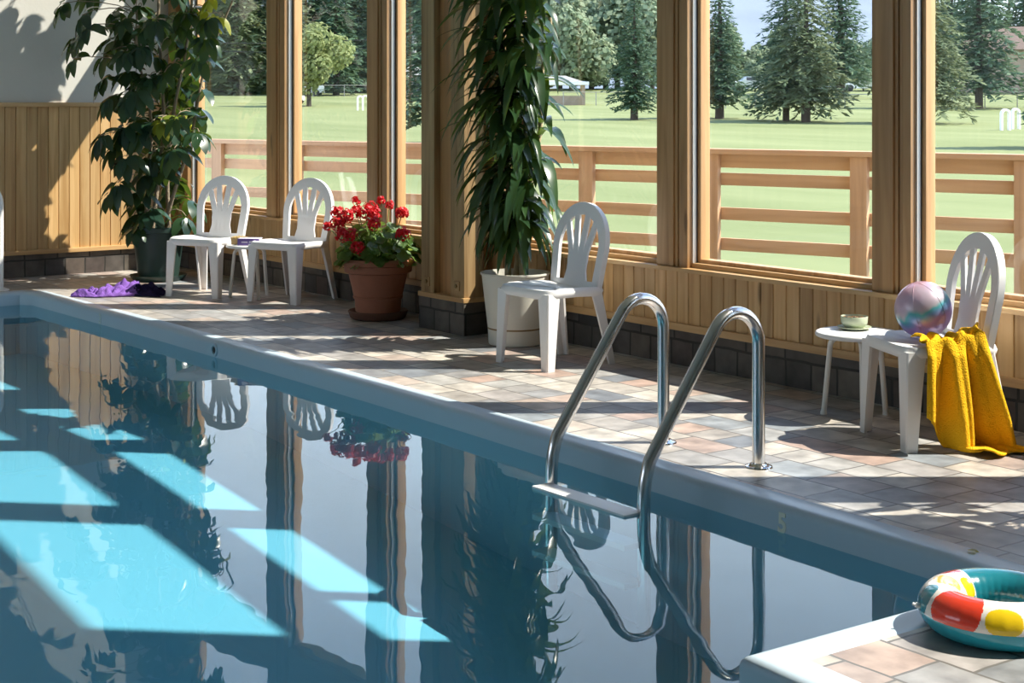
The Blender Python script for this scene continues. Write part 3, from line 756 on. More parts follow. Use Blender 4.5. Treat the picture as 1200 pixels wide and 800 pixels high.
# ------------------------------------------------------------------ swim ring
def swim_ring():
    RR, rr = .150, .061
    cols = {'w': (.84, .80, .76), 'r': (.72, .05, .02), 'y': (.82, .56, .01), 'o': (.88, .50, .10), 't': (.01, .19, .25), 'b': (.02, .33, .45), 'd': (.42, .03, .05)}
    keys = list(cols); mats = [plain('vinyl_'+{'w': 'white', 'r': 'red', 'y': 'yellow', 'o': 'amber', 't': 'teal', 'b': 'blue', 'd': 'dark_red'}[k_], cols[k_], .22, coat=.6) for k_ in keys]
    t = thing('swim_ring', 'inflatable swim ring with coloured dots on the corner platform', 'swim ring', (-2.592, 3.525, .061))
    mb = MB(); NU, NV = 480, 168; g = []
    for i in range(NU):
        a = 2*PI*i/NU; row = []
        wr = 1 + .006*math.sin(a*34)
        for j in range(NV):
            b_ = 2*PI*j/NV; rad = RR + rr*math.cos(b_)*wr
            row.append(mb.bm.verts.new((rad*math.cos(a), rad*math.sin(a), rr*math.sin(b_))))
        g.append(row)
    # dots: (angle round the ring, angle round the tube, radius along ring, radius round tube, colour); angles from the camera's near side
    A0 = math.atan2(-.595, .804)           # towards the camera
    dots = [(-52, 48, .058, .080, 'r'), (-90, 30, .030, .050, 't'), (-14, 26, .035, .036, 'y'), (-112, 106, .042, .040, 'o'), (-152, 52, .060, .05, 'd'),
            (-142, 150, .03, .032, 'y'), (48, 80, .06, .06, 'o'), (80, 40, .06, .05, 'r'), (30, 130, .04, .04, 't')]
    for i in range(NU):
        a = (2*PI*(i+.5)/NU - A0 + PI) % (2*PI) - PI; ad = math.degrees(a)
        for j in range(NV):
            bd = math.degrees(2*PI*(j+.5)/NV); bd = bd if bd <= 180 else bd-360
            k_ = 'w'
            if 178 < ad % 360 < 285: k_ = 'w' if 196 < ad % 360 < 200 else 'w'
            if bd < -4 or bd > 172: k_ = 'b'
            if 112 < ad % 360 < 205: k_ = 't'
            else:
                for da, db, ra, rb, c in dots:
                    x = ((ad-da+180) % 360-180)*PI/180*RR; y = (bd-db)*PI/180*rr
                    if (abs(x)/ra)**2.3 + (abs(y)/rb)**2.3 < 1 and not (bd < -4 or bd > 174): k_ = c
                if abs((ad % 360)-206) < .9: k_ = 'w'
            f = mb.bm.faces.new((g[i][j], g[(i+1) % NU][j], g[(i+1) % NU][(j+1) % NV], g[i][(j+1) % NV])); f.material_index = keys.index(k_)
    mb.build('ring_tube', mats, t, angle=80)
    a = A0 + R(-92); mb = MB(); p0 = Vector(((RR+rr-.001)*math.cos(a), (RR+rr-.001)*math.sin(a), .004)); d = Vector((math.cos(a), math.sin(a), .3)).normalized()
    mb.tube([p0, p0+d*.012, p0+d*.0125, p0+d*.02], .005, 12, rad=[.007, .007, .004, .004]); tag(mb.build('valve', M['white'], t), 'clear white inflation valve')
swim_ring()

# ------------------------------------------------------------------ plants
def umb_leaf_cluster(lf, st, tip, d, L, W_, nl, rnd, off, mi=0):
    """palmate leaf: leaflets hanging round the end of a stalk"""
    d = d.normalized(); u = d.orthogonal().normalized(); v = d.cross(u); a0 = rnd.random()*6
    for i in range(nl):
        a = a0 + 2*PI*i/nl; rad = u*math.cos(a)+v*math.sin(a)
        ld = (rad*.9 + d*rnd.uniform(.0, .3) + Vector((0, 0, -rnd.uniform(.25, .75)))).normalized()
        q = tip + ld*.02
        e_ = q + ld*L + off
        if e_.x < -12.42 or e_.y > 5.60: continue
        lf.leaf(q, ld, d + Vector((0, 0, .4)), L*rnd.uniform(.75, 1.15), W_*rnd.uniform(.85, 1.1), rnd.uniform(.5, 1.1), rnd.uniform(.05, .25), 5,
                shape=lambda t: (0 if t == 0 else (max(0, math.sin(PI*t**.75)))**.65), mi=mi)
CAMR = Vector((.595, .804, 0)); CAMF = Vector((-.804, .595, 0))
def umbrella_plant(base, label, spots, seed, big=True):
    rnd = random.Random(seed)
    t = thing('umbrella_plant', label, 'potted plant', base)
    mb = MB(); mb.lathe([(0, .03), (.155, .03), (.16, .05), (.20, .38), (.218, .385), (.222, .42), (.212, .425), (.200, .40), (.195, .36), (0, .36)], 48); mb.build('pot', M['darkpot'], t, angle=40)
    mb = MB(); mb.lathe([(0, 0), (.19, 0), (.215, .03), (.222, .045), (.215, .045), (.19, .028), (0, .026)], 48); mb.build('saucer', M['darkpot'], t, angle=40)
    mb = MB(); mb.lathe([(0, .378), (.10, .374), (.197, .366)], 32); mb.build('soil', M['soil'], t)
    lf, yl, st = MB(), MB(), MB()
    trunks = []
    for (lx, ly, top, lean) in ((-.02, 0, 3.3 if big else 2.6, .10), (.05, .04, 3.0 if big else 2.5, .30), (.09, -.04, 2.2, .48), (-.06, .03, 2.1, -.10)):
        pts = []
        for i in range(13):
            q = i/12; z = .36 + (top-.36)*q
            pts.append(CAMR*(lx + lean*q**1.3 + .03*math.sin(q*9+lx*50)) + CAMF*(ly + .04*math.sin(q*7+lx*30)) + Vector((0, 0, z)))
        st.tube(pts, .014, 8, rad=[.018*(1-.55*i/12) for i in range(13)]); trunks.append(pts)
    for (r_, f_, z, sc, young) in spots:
        tip = CAMR*r_ + CAMF*f_ + Vector((0, 0, z))
        tip.x = max(tip.x, -12.32-base[0]); tip.y = min(tip.y, 5.48-base[1])
        best = min((p_ for pts in trunks for p_ in pts), key=lambda p_: (p_-tip).length + (1 if p_.z > z+.05 else 0))
        mid = best.lerp(tip, .5) + Vector((0, 0, .05))
        st.tube([best, best.lerp(mid, .5)+Vector((0, 0, .02)), mid, mid.lerp(tip, .6)+Vector((0, 0, .015)), tip], .004, 5)
        d = ((tip-best)*Vector((1, 1, .3)) + Vector((0, 0, .25))).normalized()
        umb_leaf_cluster(yl if young else lf, st, tip, d, .185*sc, .082*sc, rnd.choice((6, 7, 8)), rnd, Vector(base))
    lf.build('foliage', M['scheff'], t, angle=180, fix=False); st.build('stems', M['bark'], t, angle=80)
    if yl.bm.faces: tag(yl.build('young_foliage', M['young'], t, angle=180, fix=False), 'yellow-green young leaves')
    else: yl.bm.free()
    return t
# leaf clusters read off the photo as (u, v) then given their own depth round the stem
rnd = random.Random(11)
cl = [(75, 10), (95, -8), (150, -20), (105, 25), (85, 48), (97, 75), (112, 40), (128, 18), (140, 52), (118, 70), (152, 30), (165, 12), (178, 40), (160, 66), (148, 88), (170, 95), (185, 70),
      (120, 98), (200, 20), (196, 50), (215, 35), (208, 78), (228, 60), (188, 108), (232, 90), (160, 120), (178, 132), (200, 122), (248, 50), (262, 66), (250, 28), (238, 10), (215, -5), (185, -12),
      (222, 100), (236, 108), (155, 150), (128, 162), (172, 158), (140, 175), (190, 160), (205, 150), (238, 158), (225, 160), (212, 176), (182, 186), (165, 198), (200, 196), (148, 215), (135, 228), (168, 226), (185, 232),
      (155, 255), (165, 268), (195, 216), (150, 160), (162, 140), (186, 145), (176, 176), (196, 182), (158, 185), (176, 205), (190, 205), (160, 240), (180, 248), (215, 140), (230, 130), (145, 40), (170, 30), (192, 30), (160, 90), (182, 95), (215, 60), (220, 20), (235, 40), (128, 50), (200, 90), (170, 110), (150, 110), (240, 75), (150, 60), (132, 118), (175, 60), (190, 88), (205, 105), (252, 140), (220, 255), (230, 240)]
spots = [((u-185)*.0068, rnd.uniform(-.34, .34), 1.4-(v-120)/1850*12.6+.03, rnd.uniform(.85, 1.2), False) for u, v in cl]
spots += [((u-185)*.0068, rnd.uniform(-.3, .3), 1.4-(v-120)/1850*12.6+.03, rnd.uniform(.7, .9), True) for u, v in ((255, 0), (285, 18), (270, 5), (300, 25), (196, 145), (205, 140))]
spots += [((rnd.uniform(95, 270)-185)*.0068, rnd.uniform(-.4, .4), rnd.uniform(2.35, 3.6), rnd.uniform(1.0, 1.3), False) for _ in range(46)]  # unseen upper clusters, added to shade the left wall
umbrella_plant((-11.68, 5.17, 0), 'tall umbrella plant in a dark green pot in the left corner', spots, 5)
# the one whose dappled shade falls on the right of the deck
rnd = random.Random(21)
spots = [(max(-.36, min(.36, rnd.gauss(0, .24))), rnd.gauss(0, .24), rnd.uniform(.6, 2.5), rnd.uniform(.9, 1.3), False) for _ in range(125)]
umbrella_plant((-2.46, 4.96, 0), 'umbrella plant standing beyond the right-hand chair by the end column', spots, 6, False)

def dracaena():
    rnd = random.Random(4)
    t = thing('dracaena', 'tall leafy dracaena in an ivory pot beside the timber column', 'potted plant', (-7.36, 5.47, 0))
    mb = MB(); mb.lathe([(0, .0), (.150, .0), (.156, .006), (.160, .09), (.158, .092), (.158, .098), (.161, .10), (.196, .40), (.203, .405), (.203, .415), (.194, .416), (.185, .36), (0, .35)], 48); mb.build('pot', M['whitepot'], t, angle=35)
    mb = MB(); mb.lathe([(.1585, .090), (.1615, .092), (.1618, .099), (.1595, .101)], 48); tag(mb.build('band', M['brown'], t), 'thin brown line round the pot')
    mb = MB(); mb.lathe([(0, .366), (.19, .36)], 32); mb.build('soil', M['soil'], t)
    lf, st = MB(), MB()
    canes = [(-.03, .0, 2.7, -.10), (.03, -.04, 2.5, .09), (.0, .05, 2.2, .02), (.06, .03, 1.9, .14)]
    shp = lambda q: (.35+.65*min(1, q/.25)) if q < .45 else max(0, (1-q)/.55)**.75
    for (a, b, top, lean) in canes:
        pts = [CAMR*(a+lean*(i/14)**1.2+.015*math.sin(i*1.3+a*60)) + CAMF*(b*1.5) + Vector((0, 0, .35+(top-.35)*i/14)) for i in range(15)]
        st.tube(pts, .017, 10, rad=[.019 - .007*i/14 for i in range(15)])
        z = .62 + .1*rnd.random()
        while z < top+.02:
            q = (z-.35)/(top-.35); i = min(13, int(q*14)); p_ = pts[i].lerp(pts[i+1], q*14-i)
            nl = rnd.choice((7, 8, 9))
            for k_ in range(nl):
                az = rnd.random()*2*PI; el = rnd.uniform(-.1, 1.0)
                d = Vector((math.cos(az)*math.cos(el), math.sin(az)*math.cos(el), math.sin(el)))
                L = rnd.uniform(.32, .52)*(1 if z > .9 else .85)
                ee = [p_ + d*L*q_ + Vector((-7.36, 5.47, 0)) for q_ in (.3, .6, .95)]
                if any(e_.y > 5.62 or (e_.x < -7.67 and e_.y > 5.36) for e_ in ee): continue
                lf.leaf(p_, d, Vector((0, 0, 1)), L, rnd.uniform(.055, .08), rnd.uniform(1.0, 2.3), rnd.uniform(.1, .35), 8, shape=shp)
            z += rnd.uniform(.05, .10)
    # low hanging leaves over the rim
    for (r_, f_, z, dr) in ((-.16, -.05, .80, -1), (.16, -.04, .78, 1), (.12, .05, .70, 1), (-.12, .02, .72, -1), (.02, -.12, .75, .2), (.06, -.10, .95, .4), (-.02, -.10, 1.0, -.3)):
        for k_ in range(3):
            d = (CAMR*dr*rnd.uniform(.5, 1) + CAMF*rnd.uniform(-.5, .3) + Vector((0, 0, rnd.uniform(0, .5)))).normalized()
            lf.leaf(CAMR*r_*.3 + CAMF*f_ + Vector((0, 0, z)), d, Vector((0, 0, 1)), rnd.uniform(.34, .46), .058, rnd.uniform(2.2, 3.2), .2, 8, shape=shp)
    lf.build('foliage', M['drac'], t, angle=180, fix=False); st.build('canes', M['cane'], t, angle=80)
dracaena()

def geranium():
    rnd = random.Random(9)
    B = Vector((-8.76, 5.40, 0))
    t = thing('geranium', 'red geranium in a terracotta pot in front of the windows', 'potted plant', B)
    mb = MB(); mb.lathe([(0, .045), (.140, .045), (.146, .05), (.152, .13), (.160, .132), (.163, .145), (.158, .15), (.190, .285), (.192, .295), (.205, .30), (.218, .305), (.222, .345), (.236, .352), (.240, .375), (.232, .39), (.214, .392), (.205, .375), (.195, .34), (0, .33)], 56); mb.build('pot', M['terra'], t, angle=32)
    mb = MB(); mb.lathe([(0, 0), (.165, 0), (.182, .012), (.195, .05), (.190, .055), (.178, .046), (.165, .02), (0, .02)], 56); mb.build('saucer', plain('dark_terracotta', (.16, .07, .045), .6), t, angle=40)
    mb = MB(); mb.lathe([(0, .352), (.20, .345)], 32); mb.build('soil', M['soil'], t)
    lf, st = MB(), MB()
    D = 10.17
    def P(u, v, dep): return CAMR*((u-455.6)/1850*D) + CAMF*dep + Vector((0, 0, 1.4-(v-120)/1850*D))
    # leaves: round scalloped discs on stalks
    for i in range(340):
        a = rnd.random()*2*PI; rr = .27*math.sqrt(rnd.random()); hgt = .40 + .23*rnd.random()*(1-.5*(rr/.27)**2) - (.05 if rr > .22 else 0)
        c = Vector((rr*math.cos(a), rr*math.sin(a), hgt)); nrm = Vector((c.x*2.2+rnd.gauss(0, .35), c.y*2.2+rnd.gauss(0, .35), .7)).normalized()
        u_ = nrm.orthogonal().normalized(); w_ = nrm.cross(u_); s = rnd.uniform(.022, .042)
        cv = lf.bm.verts.new(c - nrm*s*.25)
        rim = [lf.bm.verts.new(c + (u_*math.cos(q)+w_*math.sin(q))*s*(1+.10*math.cos(5*q))*(.45 if abs(q-0) < .01 else 1)) for q in [2*PI*k_/14 for k_ in range(14)]]
        for k_ in range(14): lf.bm.faces.new((cv, rim[k_], rim[(k_+1) % 14]))
        if i % 3 == 0:
            b = Vector((c.x*.35, c.y*.35, .34)); st.tube([b, b.lerp(c, .5)+Vector((0, 0, .02)), c], .0035, 5)
    heads = [(396, 266, .0), (407, 250, .05), (408, 262, -.08), (415, 257, -.12), (421, 253, -.05), (430, 250, .0), (429, 237, .05), (441, 250, -.03), (446, 246, .05), (452, 252, -.06), (458, 237, .1), (485, 250, -.05), (487, 273, -.16), (427, 273, -.22), (436, 288, -.24), (453, 261, -.15), (417, 273, -.2), (468, 242, .1)]
    for u, v, dep in heads:
        c = P(u, v, dep); small = v < 243 or u < 400; rad = .030 if small else .048
        hb = MB()
        for i in range(30 if small else 60):
            d = Vector((rnd.gauss(0, 1), rnd.gauss(0, 1), rnd.gauss(.25, .8))).normalized()
            q = c + d*rad*rnd.uniform(.55, 1)*Vector((1, 1, .75)).length/1.6
            u_ = d.orthogonal().normalized(); w_ = d.cross(u_); s = rnd.uniform(.011, .017); a0 = rnd.random()*6
            for k_ in range(4):
                a = a0 + k_*PI/2; e_ = u_*math.cos(a)+w_*math.sin(a)
                hb.leaf(q, (e_+d*.35), d, s, s*.95, .1, .1, 2)
        hb.build('flower_head', M['petal'], t, angle=180, fix=False)
        b = Vector((c.x*.45, c.y*.45, .38)); st.tube([b, b.lerp(c, .55)+Vector((0, 0, .01)), c], .0032, 5)
    lf.build('foliage', M['geran'], t, angle=180, fix=False); st.build('stems', M['stem'], t, angle=80)
geranium()

# ------------------------------------------------------------------ outside: deck railing
F0, F1 = Vector((-16.2, 6.06)), Vector((-3.6, 10.23)); FD = (F1-F0).normalized(); FL = (F1-F0).length
ang = math.atan2(FD.y, FD.x)
fr = thing('deck_railing', 'brown wooden deck railing with four horizontal boards outside the windows', 'railing', (F0.x, F0.y, -.5), ang)
def fpos(u):                       # where a bearing meets the railing line
    k_ = (u-600)/1850; rx, ry = k_*.595-.804, k_*.804+.595
    # F0 + s*FD = lam*(rx,ry)
    det = FD.x*(-ry) - FD.y*(-rx); s = (-F0.x*(-ry) - -F0.y*(-rx))/det
    return s
mb = MB(); mb.box((0, -.075, 1.505), (FL, .075, 1.545), bev=.006); mb.build('cap_rail', M['rail'], fr)
for z0, z1 in ((1.40, 1.503), (1.265, 1.36), (1.00, 1.095), (.765, .86)):
    mb = MB(); mb.box((0, .0, z0), (FL, .035, z1), bev=.004); mb.build('rail_board', M['rail'], fr)
for u in (120, 258, 350, 520, 690, 836, 1009, 1202, 1400):
    s = fpos(u)
    if 0.1 < s < FL-.1:
        mb = MB(); mb.box((s-.065, -.055, 0), (s+.065, -.001, 1.504), bev=.005); mb.build('post', M['railz'], fr)

# lawn and hills
mb = MB(); ND, NA = 60, 40; g = []
for i in range(ND+1):
    D = 6.5 + (400-6.5)*(i/ND)**2.2; row = []
    for j in range(NA+1):
        u = -1600 + 4400*j/NA; x, y = ground_at(u, D)
        if D < 40: y = max(y, 6.0) if i else max(y, 5.9)
        row.append(mb.bm.verts.new((x, y, lawn_z(D))))
    g.append(row)
for i in range(ND):
    for j in range(NA): mb.bm.faces.new((g[i][j], g[i][j+1], g[i+1][j+1], g[i+1][j]))
struct('lawn', mb, M['grass'], angle=180)
mb = MB(); g = []
for i in range(13):
    row = []
    for j in range(90):
        u = -2500 + 6500*j/89; D = 700 + 50*i
        x, y = ground_at(u, D); h = 95*(1-.35*math.cos(u*.004+1)) + 45*mn.noise(Vector((u*.004, 0, 1))) + 14*mn.noise(Vector((u*.02, 0, 5)))
        q = math.sin(min(1, i/9)*PI/2)*1.15
        row.append(mb.bm.verts.new((x, y, -2 + h*.80*q + 4*mn.noise(Vector((u*.03, i*.7, 2))))))
    g.append(row)
for i in range(12):
    for j in range(89): mb.bm.faces.new((g[i][j], g[i][j+1], g[i+1][j+1], g[i+1][j]))
struct('hills', mb, M['hill'], angle=180)

# ------------------------------------------------------------------ trees
def conifer_mesh(seed, h, rmax, base, dens=1.0, droop=.35, sparse=0.):
    rnd = random.Random(seed); mb = MB(); z = base; n_ = 0
    while z < h*.985:
        q = (z-base)/(h-base); rad = rmax*((1-q)**.85)*(1 if q > .1 else .75+q*2.5)
        nb = max(4, int((8 if q < .6 else 6)*dens)); a0 = rnd.random()*6
        for k_ in range(nb):
            if rnd.random() < sparse: continue
            a = a0 + 2*PI*k_/nb + rnd.uniform(-.25, .25); L = rad*rnd.uniform(.7, 1.12)
            dr = droop*rnd.uniform(.6, 1.3); nseg = max(2, int(L/(.22*h/10)))
            for s in range(nseg+1):
                f_ = (s+.6)/(nseg+1); p_ = Vector((math.cos(a)*L*f_, math.sin(a)*L*f_, z - dr*L*f_**1.5 + .15*L*f_))
                for _ in range(3):
                    az = a + rnd.uniform(-1.4, 1.4); d = Vector((math.cos(az), math.sin(az), rnd.uniform(-.7, .25))).normalized()
                    ln = rnd.uniform(.32, .62)*h/11*(1.1-.45*q); w = ln*rnd.uniform(.28, .45)
                    sd_ = d.cross(Vector((rnd.gauss(0, .4), rnd.gauss(0, .4), 1))).normalized()
                    e_ = p_ + d*ln
                    mb.quad([p_ - sd_*w*.3, p_ + d*ln*.5 - sd_*w*.5 + Vector((0, 0, -.03*ln)), e_, p_ + d*ln*.5 + sd_*w*.5 + Vector((0, 0, -.03*ln))]); n_ += 1
        z += h*.026*rnd.uniform(.8, 1.25)
    for _ in range(8):
        d = Vector((rnd.gauss(0, .25), rnd.gauss(0, .25), 1)).normalized(); sd_ = d.orthogonal().normalized()
        p_ = Vector((0, 0, h*.96)); mb.quad([p_ - sd_*.03*h/10, p_ - sd_*.05*h/10 + d*.02*h, p_+d*.045*h, p_ + sd_*.05*h/10 + d*.02*h])
    return mb
def broad_mesh(seed, h, rmax, base, n_=2600, size=.32):
    rnd = random.Random(seed); mb = MB()
    lobes = [(Vector((rnd.gauss(0, rmax*.38), rnd.gauss(0, rmax*.38), base+(h-base)*rnd.uniform(.2, .8))), rmax*rnd.uniform(.38, .6)) for _ in range(14)]
    for _ in range(n_):
        c, r_ = rnd.choice(lobes); d = Vector((rnd.gauss(0, 1), rnd.gauss(0, 1), rnd.gauss(.1, 1))).normalized()
        p_ = c + d*r_*rnd.uniform(.7, 1.05)
        if p_.z < base*.9: continue
        nr = (d + Vector((rnd.gauss(0, .5), rnd.gauss(0, .5), rnd.gauss(.3, .4)))).normalized(); u_ = nr.orthogonal().normalized(); w_ = nr.cross(u_); s = size*rnd.uniform(.6, 1.2)*.5
        mb.quad([p_ - u_*s, p_ - w_*s*.7, p_ + u_*s, p_ + w_*s*.7])
    return mb
def trunk_mesh(h, r_):
    mb = MB(); mb.tube([(0, 0, -.3), (0, 0, .1), (.02, 0, h*.3), (0, .03, h*.65), (0, 0, h*.93)], r_, 9, rad=[r_*1.35, r_*1.15, r_*.9, r_*.5, r_*.12]); return mb
TREEN = [0]
def tree_proto(name, fm, tm, mat, cat='tree'):
    t = thing(name, 'x', cat); fm.build('foliage', mat, t, smooth=False, fix=False); tm.build('trunk', M['trunk'], t); return t
def put(t, u, D, s=1, rz=0, label=None, group=None, sz=None, first=False):
    o = t if first else dup(t)
    x, y = ground_at(u, D); o.location = (x, y, lawn_z(D)-.05); o.rotation_euler = (0, 0, rz); o.scale = (s, s, sz or s)
    tag(o, label, 'tree', group); 
    if not group and 'group' in o: del o['group']
    return o
# the trees standing on the lawn
cA = tree_proto('conifer', conifer_mesh(1, 7.4, 1.9, .85, dens=1.2), trunk_mesh(7.4, .20), M['conif'])
put(cA, 743, 91, 1, 0, 'small dark conifer on the lawn seen just right of the dracaena', first=True)
cB = tree_proto('conifer', conifer_mesh(2, 9.2, 2.1, 1.1, dens=1.2), trunk_mesh(9.2, .24), M['conif'])
put(cB, 843, 93, 1, 0, 'dark conifer with a bare trunk foot, leftmost tree in the large window', first=True)
cC = tree_proto('conifer', conifer_mesh(3, 9.6, 2.7, 1.2, dens=1.2, droop=.5, sparse=.08), trunk_mesh(9.6, .17), M['conif'])
put(cC, 921, 89, 1, .5, 'slender-trunked spruce, left of the pair on the lawn', first=True)
cD = tree_proto('conifer', conifer_mesh(4, 10.2, 2.95, 1.4, dens=1.3, droop=.6, sparse=.1), trunk_mesh(10.2, .23), M['conif2'])
put(cD, 944, 87, 1, 0, 'broad olive spruce, right of the pair on the lawn', first=True)
put(cD, 1084, 85, 1.05, 2.1, 'olive spruce beside the right window post, its trunk half hidden')
put(cB, 985, 135, 1.5, 1.2, 'tall thin conifer rising behind the spruce pair')
put(cC, 1147, 112, 1.5, 2.6, 'dark conifer in front of the brown-roofed house')
put(cB, 1262, 56, .95, 1.1, 'near conifer at the right edge of the photo, branches just in view')
put(cC, 506, 60, .85, .3, 'near conifer mostly hidden behind the timber column')
dA = tree_proto('round_tree', broad_mesh(5, 5.6, 2.1, .9, 6500, .34), trunk_mesh(4.2, .15), M['decid'])
put(dA, 362, 116, 1.08, 0, 'round pale green tree standing alone on the left lawn', first=True)
# forest behind on the left, softer trees behind the middle, dark ones on the right
fA = tree_proto('forest_conifer', conifer_mesh(7, 17, 3.2, .8, dens=.9), trunk_mesh(17, .3), M['conif'])
fB = tree_proto('forest_conifer', conifer_mesh(8, 15, 3.0, .8, dens=.9, droop=.5), trunk_mesh(15, .3), M['conif2'])
sA = tree_proto('leafy_tree', broad_mesh(9, 11, 4.4, .8, 4500, .75), trunk_mesh(8, .25), M['hazy'])
rnd = random.Random(2); first = {id(fA): True, id(fB): True, id(sA): True}
def forest(p_, u, D, s, lab, grp):
    put(p_, u, D, s, rnd.random()*6, lab, grp, first=first.pop(id(p_), False))
for i in range(44):
    u = 120 + 400*(i+rnd.random()*.8)/44
    forest(fA if rnd.random() < .68 else fB, u, rnd.uniform(140, 185), rnd.uniform(.85, 1.25), 'conifer of the dense forest edge behind the left lawn', 'forest conifers on the left')
for i in range(9):
    forest(sA, 640 + 17*i + rnd.uniform(-6, 6), rnd.uniform(150, 180), rnd.uniform(.8, 1.15), 'hazy grey-green leafy tree behind the small conifer', 'leafy trees behind the middle lawn')
for i in range(10):
    forest(sA, 800 + 26*i + rnd.uniform(-9, 9), rnd.uniform(165, 200), rnd.uniform(.38, .72), 'low leafy tree on the far edge of the lawn behind the spruces', 'low trees along the far edge')
for i in range(26):
    forest(sA, 545 + 21*i + rnd.uniform(-7, 7), rnd.uniform(148, 160), rnd.uniform(.22, .34), 'leafy bush in the hedge line at the far edge of the lawn', 'bushes along the far edge')
for i in range(14):
    forest(fA if i % 3 else fB, 1045 + 15*i + rnd.uniform(-6, 6), rnd.uniform(165, 195), rnd.uniform(.8, 1.15), 'dark conifer of the wood behind the brown-roofed house', 'conifers on the right')

# ------------------------------------------------------------------ small things on the lawn
def house(name, label, u, D, w, d, hw, hr, rz, wm, rm, over=.5, posts=False, fascia=False):
    x, y = ground_at(u, D); t = thing(name, label, 'building', (x, y, lawn_z(D)-.1), rz)
    if not posts:
        mb = MB(); mb.box((-w/2, -d/2, 0), (w/2, d/2, hw)); mb.build('walls', wm, t, smooth=False)
        for s in (-.25, .2):
            mb = MB(); mb.box((s*w-.5, -d/2-.04, hw*.4), (s*w+.5, -d/2+.02, hw*.8)); mb.build('window', M['gasketd'], t, smooth=False)
    else:
        for sx_ in (-1, 1):
            for sy_ in (-1, 1):
                mb = MB(); mb.box((sx_*w/2-.12, sy_*d/2-.12, 0), (sx_*w/2+.12, sy_*d/2+.12, hw)); mb.build('post', wm, t, smooth=False)
        mb = MB(); mb.box((-w/2+.1, -d/2+.1, 0), (w/2-.1, d/2-.1, hw*.45)); mb.build('low_wall', wm, t, smooth=False)
    mb = MB(); a, b = w/2+over, d/2+over; rg = max(.1, a-b)
    P = [(-a, -b, hw), (a, -b, hw), (a, b, hw), (-a, b, hw), (-rg, 0, hr), (rg, 0, hr)]
    vs = [mb.bm.verts.new(q) for q in P]
    for f_ in ((0, 1, 5, 4), (1, 2, 5), (2, 3, 4, 5), (3, 0, 4), (3, 2, 1, 0)): mb.bm.faces.new([vs[i] for i in f_])
    mb.build('roof', rm, t, smooth=False)
    if fascia:
        mb = MB(); mb.box((-a-.05, -b-.05, hw-.12), (a+.05, b+.05, hw+.12)); tag(mb.build('fascia', M['white_paint'], t, smooth=False), 'white fascia board')
RZ = R(53.5)
house('brown_house', 'low brown-roofed house at the right beyond the lawn', 1185, 150, 10, 7, 4.0, 6.3, RZ-.3, M['siding'], M['roof'], .8)
house('park_shelter', 'small grey-roofed shelter beside the utility pole', 484, 130, 2.2, 2.2, 2.0, 3.0, RZ, M['siding'], M['roofg'], .4)
house('golf_hut', 'little hut with white fascia behind the dracaena leaves', 655, 120, 3.6, 2.6, 1.7, 2.3, RZ, M['siding'], M['roofg'], .35, posts=True, fascia=True)
x, y = ground_at(481.5, 122)
t = thing('utility_pole', 'utility pole standing before the forest, seen beside the column', 'pole', (x, y, lawn_z(122)), RZ)
mb = MB(); mb.tube([(0, 0, -.3), (0, 0, 7.2)], .13, 10, rad=[.15, .11]); mb.build('shaft', M['trunk'], t)
mb = MB(); mb.box((-.9, -.06, 5.0), (.9, .06, 5.12)); mb.build('crossarm', M['trunk'], t)
mb = MB(); mb.tube([(.25, -.1, 3.9), (.25, -.1, 5.25)], .18, 12); mb.build('transformer', M['roofg'], t)
for dz in (0, -.55):
    mb = MB()
    for xs_ in (-22, 14): pass
    mb.tube([(-24+4*i, 0, 5.15+dz*1.2-.6*(1-((i-6)/6)**2)*-1*0 - .5*math.sin(PI*min(1, i/6))) for i in range(7)], .03, 6); mb.build('wire', M['black'], t)
# tall white hoops
def hoop(u, D, label, h=.98, w=.46):
    x, y = ground_at(u, D); mb = MB(); r_ = w/2
    pts = [(-r_, 0, 0), (-r_, 0, h-r_)] + [(-r_*math.cos(R(a)), 0, h-r_+r_*math.sin(R(a))) for a in range(15, 180, 15)] + [(r_, 0, h-r_), (r_, 0, 0)]
    mb.ribbon(pts, .10, [((-1, 0, 0) if i < 2 else ((1, 0, 0) if i > len(pts)-3 else (-math.cos(R(15*(i-1))), 0, math.sin(R(15*(i-1)))))) for i in range(len(pts))], (0, 1, 0), .16)
    o = mb.build('white_hoop', M['white_paint'], loc=(x, y, lawn_z(D)-.02)); o.rotation_euler = (0, 0, RZ+.35)
    tag(o, label, 'lawn hoop')
hoop(1178, 75.5, 'white arched lawn hoop, nearer of the two at the right edge', 1.0, .44)
hoop(1190, 77, 'white arched lawn hoop, right-hand of the two at the right edge', 1.0, .40)
hoop(422, 108, 'white arched lawn hoop, left of the two by the round tree', 1.0, .36)
hoop(428, 109, 'white arched lawn hoop, right of the two by the left window post', 1.0, .36)
